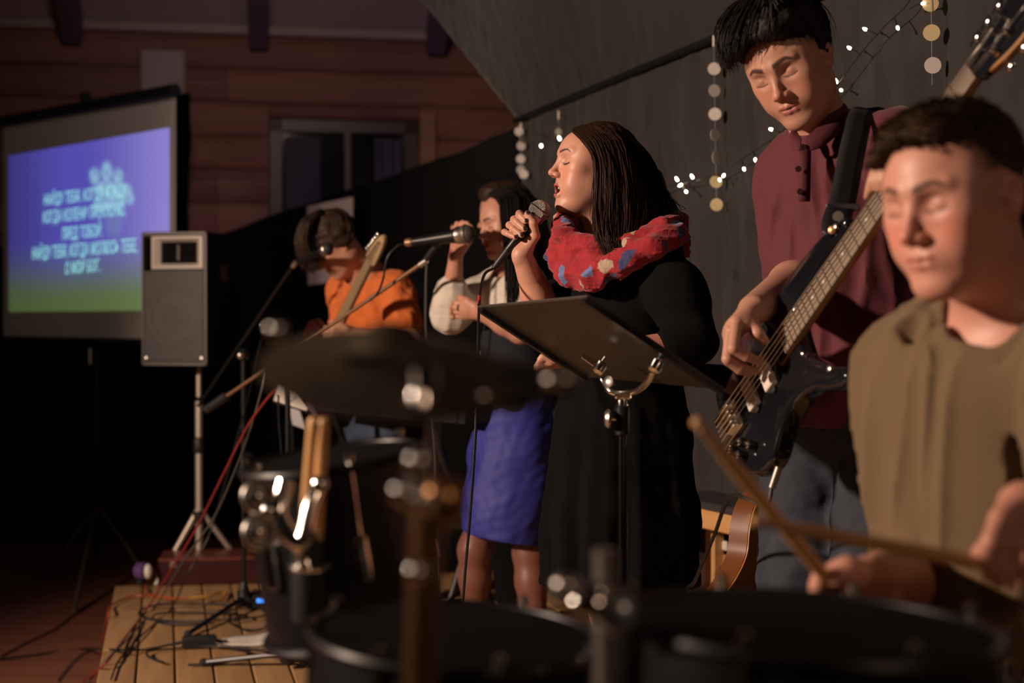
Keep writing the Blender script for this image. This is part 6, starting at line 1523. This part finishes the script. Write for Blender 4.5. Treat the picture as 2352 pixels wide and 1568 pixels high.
# second pad arm: dark block with chrome nuts right of the cymbal
pa = empty('pad_mount', tuple(P(1110, 900, 1.08))); tag(pa, 'dark rubber drum pad on an arm next to the small cymbal', 'drum pad')
MB().lathe(P(1080, 880, 1.12), nrm(V(.03, -.10, 1)), [(.055, -.014), (.062, -.010), (.062, .010), (.056, .015), (.002, .016)], 36).build('pad', mat('pad_rubber', (.030, .030, .031), .55), pa)
MB().tube([P(985, 905, 1.06), P(1120, 912, 1.08), P(1310, 888, 1.12)], .007, 10, smooth=4).build('arm', m_blackm, pa)
for (x, y) in ((1095, 910), (1285, 872)): MB().sphere(P(x, y, 1.03), (.013, .010, .007), 12, 8).build('wing_nut', m_steel, pa)
# hi-hat clutch and stand before the snare
hh_ = empty('hihat_stand', tuple(V(*P(1385, 1500, 1.16)[:2], 0))); tag(hh_, 'hi-hat stand top with chrome clutch between floor tom and snare', 'hi-hat')
hx = P(1412, 1300, 1.16)
MB().tube([V(hx[0], hx[1], .10), V(hx[0] - .008, hx[1], P(1412, 1262, 1.16)[2])], .0095, 12).build('rod', mat('grey_rod', (.42, .38, .33), .35, .8), hh_)
MB().sphere(P(1355, 1385, 1.12), (.019, .014, .013), 14, 10).build('clutch', m_chrome, hh_); MB().sphere(P(1372, 1362, 1.12), (.010, .010, .010), 12, 8).build('clutch_screw', m_chrome, hh_)
MB().sphere(P(1298, 1345, 1.12), (.011, .010, .010), 12, 8).build('wing_nut', m_steel, hh_); MB().sphere(P(1418, 1410, 1.13), (.016, .012, .018), 12, 8).build('cup', mat('pale_cup', (.40, .44, .48), .3, .7), hh_)
MB().tube([P(1290, 1350, 1.13), P(1420, 1412, 1.15)], .011, 10).build('bracket', mat('dark_grey_metal', (.10, .10, .115), .4, .6), hh_)
cymbal(hh_, V(hx[0], hx[1], P(1412, 1460, 1.16)[2]), V(.02, 0, 1), .0, .0) if False else None
for a2 in (.3, 2.4, 4.5): MB().tube([V(hx[0], hx[1], .35), V(hx[0] + .24 * math.cos(a2), hx[1] + .24 * math.sin(a2), .012)], .009, 8).build('leg', m_chrome, hh_)

# ------------------------------------------------------------------ fairy lights, paper garlands
m_bulb = mat('warm_bulb', (1, .9, .7), .4, emit=((1.0, .86, .62), 14.0)); m_wire = mat('dark_green_wire', (.012, .014, .010), .5)
fl_ = empty('fairy_lights', tuple(bk_px(1660, 405, .03))); tag(fl_, 'string of small warm fairy lights pinned across the grey backdrop', 'string lights')
wp = [(1225, 300), (1262, 322), (1300, 330), (1380, 380), (1470, 440), (1535, 428), (1600, 415), (1655, 398), (1705, 365), (1770, 322), (1812, 288), (1870, 250), (1922, 196), (1975, 125), (2030, 62), (2075, 20), (2105, -25)]
MB().tube([bk_px(x, y, .05) for x, y in wp], .0016, 6, smooth=6).build('wire', m_wire, fl_)
for (x, y, lx, ly) in ((1243, 335, 0, -14), (1285, 318, 4, 10), (1555, 412, 8, 14), (1563, 425, 6, -4), (1576, 440, -10, -14), (1590, 406, 6, 10), (1653, 413, -4, -14), (1662, 403, 4, -6), (1709, 388, -6, -20), (1735, 367, -4, -20), (1772, 349, -4, -24), (1771, 297, 22, 8), (1921, 187, 4, 12), (1932, 207, -10, -6), (1951, 110, 26, 16), (1987, 67, 28, 14), (2062, 64, -8, -24), (2120, 8, -30, 12), (1528, 482, -20, -50)):
    q = bk_px(x, y, .06); e = bk_px(x + lx, y + ly, .05); dd = nrm(q - e) if np.linalg.norm(q - e) > 1e-6 else V(0, 0, -1)
    bu = MB().lathe(q - dd * .006, dd, [(.0030, 0), (.0042, .003), (.0042, .008), (.0026, .013), (.0004, .016)], 10).build('bulb', m_bulb, fl_)
    MB().tube([e, (e + q) / 2 + V(0, 0, .002), q - dd * .005], .0020, 6).build('socket', m_wire, bu)
m_disc = mat('white_paper_disc', (.62, .57, .54), .85); m_disc2 = mat('cream_paper_disc', (.60, .47, .27), .85); m_thread = mat('thread', (.35, .32, .30), .7)
def garland(label, x, ytop, discs, ybot, lean=0.0, r=.0205):
    g = empty('paper_garland', tuple(bk_px(x, ytop, .03))); tag(g, label, 'garland', 'paper disc garlands on the backdrop')
    MB().tube([bk_px(x, ytop, .045), bk_px(x + lean, ybot, .045)], .0007, 5).build('thread', m_thread, g)
    MB().box(bk_px(x, ytop + 6, .05), (.006, .004, .036), None, .001).build('clip', m_paper, g)
    for i, (dx, y, cr_, an) in enumerate(discs):
        c = bk_px(x + lean * (y - ytop) / max(1, ybot - ytop) + dx, y, .045); ax = nrm(V(-math.cos(an) * .3 + math.sin(an), -math.cos(an), .05))
        vo_ = (c - V(0, 0, CAMZ)); n2 = nrm(-vo_ * V(1, 1, 0)); sd_ = V(-n2[1], n2[0], 0); ax = nrm(n2 * math.cos(an) + sd_ * math.sin(an))
        MB().lathe(c - ax * .0007, ax, [(.0015, 0), (r, .0), (r, .0014), (.0015, .0014)], 28, True).build('paper_disc', m_disc2 if cr_ else m_disc, g)
garland('garland of seven paper discs hanging beside the bass player, the lowest two cream', 1639, 88, [(0, 158, 0, .1), (0, 208, 0, .5), (0, 262, 0, 0), (0, 310, 0, .75), (0, 362, 0, 1.0), (0, 417, 1, .2), (0, 470, 1, .1)], 486, 7)
garland('garland of large paper discs hanging above the drummer\'s head', 2138, -60, [(-2, 8, 1, .2), (0, 75, 1, .1), (2, 150, 0, .2)], 195, 3)
garland('short garland with a single small disc above the singer\'s forehead', 1283, 258, [(0, 303, 0, .6)], 320, 0, .016)
garland('crowded garland of white discs where black drape meets grey backdrop', 1196, 286, [(-4, 302, 0, .2), (4, 318, 0, .9), (1, 335, 0, .3), (0, 365, 0, .1), (0, 390, 0, .4), (7, 400, 0, 0)], 405, 0, .0200)

# ------------------------------------------------------------------ poster pinned to the drape
q = [P(706, 474, 8.9), P(811, 452, 8.8), P(809, 640, 8.8), P(708, 655, 8.9)]; pn2 = nrm(np.cross(q[1] - q[0], q[3] - q[0])); pn2 = pn2 if pn2[1] < 0 else -pn2
po = empty('poster', tuple(q[3])); tag(po, 'white paper poster with a grey heading pinned to the black drape', 'poster')
f = [c + pn2 * .002 for c in q]; k2 = [c - pn2 * .002 for c in q]
MB().add(np.array(f + k2), [(0, 1, 2, 3), (7, 6, 5, 4), (0, 4, 5, 1), (1, 5, 6, 2), (2, 6, 7, 3), (3, 7, 4, 0)]).build('sheet', mat('poster_paper', (.52, .44, .43), .85), po, smooth=False)
pu, pvv = q[1] - q[0], q[3] - q[0]
b = MB()
for i, (u0, u1) in enumerate(((.26, .36), (.38, .50), (.53, .62), (.64, .72), (.74, .82), (.84, .90))):
    c4_ = [q[0] + pu * u0 + pvv * .16, q[0] + pu * u1 + pvv * .155, q[0] + pu * u1 + pvv * (.225 if i % 2 else .21), q[0] + pu * u0 + pvv * .22]; b.add(np.array([c + pn2 * .0035 for c in c4_]), [(0, 1, 2, 3)])
b.build('printed_heading', mat('grey_print', (.22, .19, .19), .9), po, smooth=False)

# ------------------------------------------------------------------ bench behind the guitar
m_pine = mat('pine_bench', (.60, .34, .135), .5, noise=(4, .5, (.48, .25, .09), (1, 1, 8)))
bn_ = empty('wooden_bench', tuple(V(*P(1650, 1250, 4.3)[:2], 0))); tag(bn_, 'light pine bench frame standing against the backdrop', 'bench')
a, c = P(1560, 1168, 4.45), P(1745, 1222, 4.05); bd_ = nrm((c - a) * V(1, 1, 0)); zt = P(1590, 1180, 4.4)[2]; L_ = float(np.linalg.norm((c - a) * V(1, 1, 0))); Rb2 = np.stack([bd_, V(-bd_[1], bd_[0], 0), V(0, 0, 1)], 1); mid2 = (a + c) / 2
MB().box(V(mid2[0], mid2[1], zt), (L_ + .1, .035, .060), Rb2, .004).build('rail', m_pine, bn_); MB().box(V(mid2[0], mid2[1], zt) + Rb2[:, 1] * .07 + V(0, 0, .04), (L_ + .14, .18, .024), Rb2, .004).build('seat_board', mat('dark_seat', (.03, .026, .028), .7), bn_)
for t_ in (-.46, .44):
    for o_ in (0, .12): p_ = V(mid2[0], mid2[1], 0) + bd_ * L_ * t_ + Rb2[:, 1] * o_; MB().box(p_ + V(0, 0, (zt - .03) / 2), (.052, .04, zt - .03), Rb2, .004).build('leg', m_pine, bn_)
MB().box(V(mid2[0], mid2[1], .16) + Rb2[:, 1] * .02, (L_, .03, .05), Rb2, .004).build('stretcher', m_pine, bn_)
bx_ = empty('storage_box', tuple(V(*(P(1640, 1260, 4.55))[:2], 0))); tag(bx_, 'dark brown box with a pale label under the bench', 'box')
qb = P(1632, 1262, 4.6); MB().box(V(qb[0], qb[1], .21), (.34, .10, .42), Rb2, .006).build('case', mat('dark_brown_box', (.045, .014, .008), .6), bx_)
MB().box(P(1666, 1253, 4.46), (.028, .012, .030), Rb2, .004).build('label_plate', m_disc, bx_); MB().box(P(1668, 1288, 4.46), (.026, .012, .040), Rb2, .003).build('latch', mat('latch_orange', (.36, .16, .06), .6), bx_)

# ------------------------------------------------------------------ things at the end of the stage
rc = empty('instrument_case', tuple(G(480, 1350))); tag(rc, 'dark red flat case lying at the end of the stage below the speaker', 'case')
cA, cB = G(362, 1347), G(640, 1340); cd_ = nrm(cB - cA); Rr = np.stack([cd_, V(-cd_[1], cd_[0], 0), V(0, 0, 1)], 1); cm = (cA + cB) / 2 + Rr[:, 1] * .13
m_red = mat('oxblood_case', (.040, .006, .008), .35)
MB().box(cm + V(0, 0, .058), (float(np.linalg.norm(cB - cA)), .26, .112), Rr, .012).build('body', m_red, rc); MB().box(cm + V(0, 0, .118), (float(np.linalg.norm(cB - cA)) * .995, .262, .012), Rr, .004).build('lid_edge', mat('case_edge', (.16, .045, .03), .4), rc)
for t_ in (-.2, .25): MB().box(cm + cd_ * t_ - Rr[:, 1] * .133 + V(0, 0, .10), (.03, .008, .03), Rr, .002).build('latch', m_steel, rc)
lm = empty('par_lamp', tuple(G(330, 1345))); tag(lm, 'small lamp with a white lens and purple housing beside the red case', 'lamp')
lc = P(340, 1312, 6.35); MB().lathe(lc + V(-.055, .02, 0), (1, -.5, .1), [(.02, 0), (.036, .01), (.038, .05), (.034, .055)], 20).build('housing', mat('purple_housing', (.10, .05, .17), .5), lm); MB().sphere(lc, (.020, .024, .034), 16, 10).build('lens', mat('frosted_lens', (.70, .66, .62), .5), lm); MB().tube([lc + V(-.04, .02, -.02), lc * V(1, 1, 0) + V(-.04, .02, .01)], .014, 8).build('foot', m_blackp, lm)
fx = empty('effects_pedal', tuple(G(600, 1402))); tag(fx, 'black effects pedal with a glowing blue display on the stage boards', 'pedal')
pc = G(608, 1400); Rf = frame(V(0, -.5, .86), (1, 0, 0)); MB().box(pc + V(0, .05, .035), (.15, .13, .06), None, .008).build('housing', m_blackp, fx)
MB().box(P(601, 1379, 5.70), (.040, .004, .016), None, .001).build('display', mat('blue_display', (.02, .08, .3), .3, emit=((.05, .28, 1.0), 1.6)), fx)
for i in range(3): MB().lathe(pc + V(-.045 + .045 * i, .03, .066), (0, 0, 1), [(.009, 0), (.009, .010), (.005, .012)], 12).build('foot_switch', m_steel, fx)
o = MB().box(G(458, 1486) + V(0, 0, .022), (.125, .05, .042), R_st, .008).build('body', m_blackp); ad_ = empty('power_adapter', tuple(G(458, 1486))); put(o, ad_); tag(ad_, 'black power adapter brick lying among the cables', 'adapter')
for s_ in (-1, 1): MB().tube([G(458, 1486) + sx * s_ * .06 + V(0, 0, .022), G(458, 1486) + sx * s_ * .10 + V(0, 0, .014)], .006, 8).build('strain_relief', m_rubber, ad_)
g = np.array([[G(505 + 135 * u - 10 * v2, 1472 + 20 * v2 - 12 * u) + V(0, 0, .006 + .02 * u * (1 - v2) + .004 * math.sin(u * 7)) for v2 in np.linspace(0, 1, 5)] for u in np.linspace(0, 1, 9)])
o = MB().grid(g).build('paper_sheet', m_paper); o.modifiers.new('t', 'SOLIDIFY').thickness = .001; tag(o, 'white sheet of paper lying curled on the stage boards', 'paper')
# ------------------------------------------------------------------ cables
m_red_c = mat('red_cable', (.22, .022, .020), .45); m_grey_c = mat('grey_cable', (.085, .078, .074), .45); m_or = mat('orange_cable', (.42, .075, .02), .5); m_yel = mat('yellow_strap', (.50, .26, .04), .6)
def cable(name, pts, r, m, label, cat='cable', n=6, group=None):
    o = MB().tube(pts, r, n, smooth=8).build(name, m); tag(o, label, cat, group); return o
up = lambda x, y, z=.006: G(x, y) + V(0, 0, z + .003)
fz = lambda x, y: G(x, y, FLOORZ) + V(0, 0, .007)
cable('microphone_cable', [P(636, 890, 4.88), P(606, 925, 4.9), P(565, 985, 4.95), P(515, 1085, 5.05), P(455, 1205, 5.25), P(395, 1305, 5.45), up(338, 1405, .012), up(285, 1475, .010), up(236, 1540, .012), fz(190, 1568)], .0042, m_red_c, 'red cable hanging from the boom stand down over the stage edge')
cable('microphone_cable', [P(612, 852, 4.92), P(600, 900, 4.92), P(575, 985, 4.97), P(540, 1080, 5.1), P(490, 1190, 5.3), P(420, 1290, 5.5), up(362, 1392, .012), up(305, 1462, .010), up(240, 1530, .012), fz(200, 1575)], .0038, m_grey_c, 'grey cable hanging beside the red one from the boom stand')
cable('microphone_cable', [P(600, 780, 5.55), P(585, 850, 5.6), P(560, 950, 5.7), P(525, 1080, 5.75), P(480, 1230, 5.8), P(430, 1320, 5.75), up(395, 1400), up(330, 1460), up(275, 1520), up(255, 1566)], .0034, m_cable, 'black cable falling from the thin boom stand to the boards')
cable('power_cable', [fz(-20, 1520), fz(90, 1506), fz(190, 1494), up(260, 1500, .010), up(330, 1497), up(405, 1487, .012), G(430, 1486) + V(0, 0, .02)], .0045, m_cable, 'black cable running from the hall floor to the power adapter')
cable('power_cable', [G(487, 1486) + V(0, 0, .02), up(530, 1490), up(600, 1497), up(640, 1500)], .0040, m_cable, 'short black cable leaving the power adapter under the paper')
for i, (cx_, cy_, rx, ry, lab) in enumerate(((470, 1412, 150, 22, 'large loose loop of black cable around the stand foot'), (455, 1425, 110, 14, 'flat inner loop of black cable on the boards'), (450, 1512, 120, 20, 'loop of black cable in front of the power adapter'), (575, 1425, 60, 26, 'tangle of thin black cable below the pedal'))):
    cable('loose_cable', [up(cx_ + rx * math.cos(t) * (1 + .06 * math.sin(3 * t + i)), cy_ + ry * math.sin(t) * (1 + .1 * math.cos(2 * t + i)), .006 + .004 * (1 + math.sin(2 * t + i))) for t in np.linspace(.2 + i, 6.0 + i, 13)], .0040, m_cable, lab)
cable('loose_cable', [fz(0, 1512), fz(60, 1480), fz(130, 1445), fz(180, 1405), fz(230, 1375)], .004, m_cable, 'thin black cable crossing the dark hall floor')
cable('loose_cable', [fz(130, 1568), fz(160, 1530), fz(185, 1508), fz(215, 1495)], .0035, m_grey_c, 'pale cable end curling on the hall floor by the stage')
cable('orange_cable', [fz(236, 1480), up(248, 1420, .004), up(256, 1396, .008), up(300, 1376, .008), up(335, 1372, .008), up(332, 1352, .010), up(345, 1372, .008), up(400, 1380, .008), up(460, 1378, .008)], .0042, m_or, 'orange cable crossing the stage corner near the red case')
cable('yellow_strap', [up(435, 1380, .010), up(480, 1376, .012), up(515, 1366, .012), up(512, 1382, .010), up(480, 1390, .010)], .0058, m_yel, 'short yellow strap lying on the boards beside the orange cable', 'strap')
cable('microphone_cable', [P(926, 560, 4.58), P(912, 566, 4.58), P(890, 592, 4.58), P(880, 640, 4.6), P(868, 672, 4.63), P(850, 690, 4.65)], .0038, m_cable, 'black cable with a yellow tag leaving the stand microphone')
cable('microphone_cable', [P(980, 605, 4.57), P(978, 660, 4.57), P(978, 760, 4.6), P(985, 900, 4.65), P(1000, 1100, 4.7), up(1010, 1520)], .0036, m_grey_c, 'grey cable hanging straight down from the boom tip')
cable('instrument_cable', [bl(-.185, .185, -.03), bl(-.22, .20, -.03), P(1680, 1140, 2.7), P(1640, 1230, 2.9), P(1598, 1330, 3.1), P(1560, 1420, 3.2), V(.35, 3.25, .02)], .0040, m_cable, 'black instrument cable trailing from the bass guitar jack')
cable('microphone_cable', [P(640, 905, 4.85), P(640, 960, 4.85), P(650, 1100, 4.85), P(652, 1300, 4.85), up(640, 1500)], .0036, m_cable, 'black cable running down the pole of the boom stand')
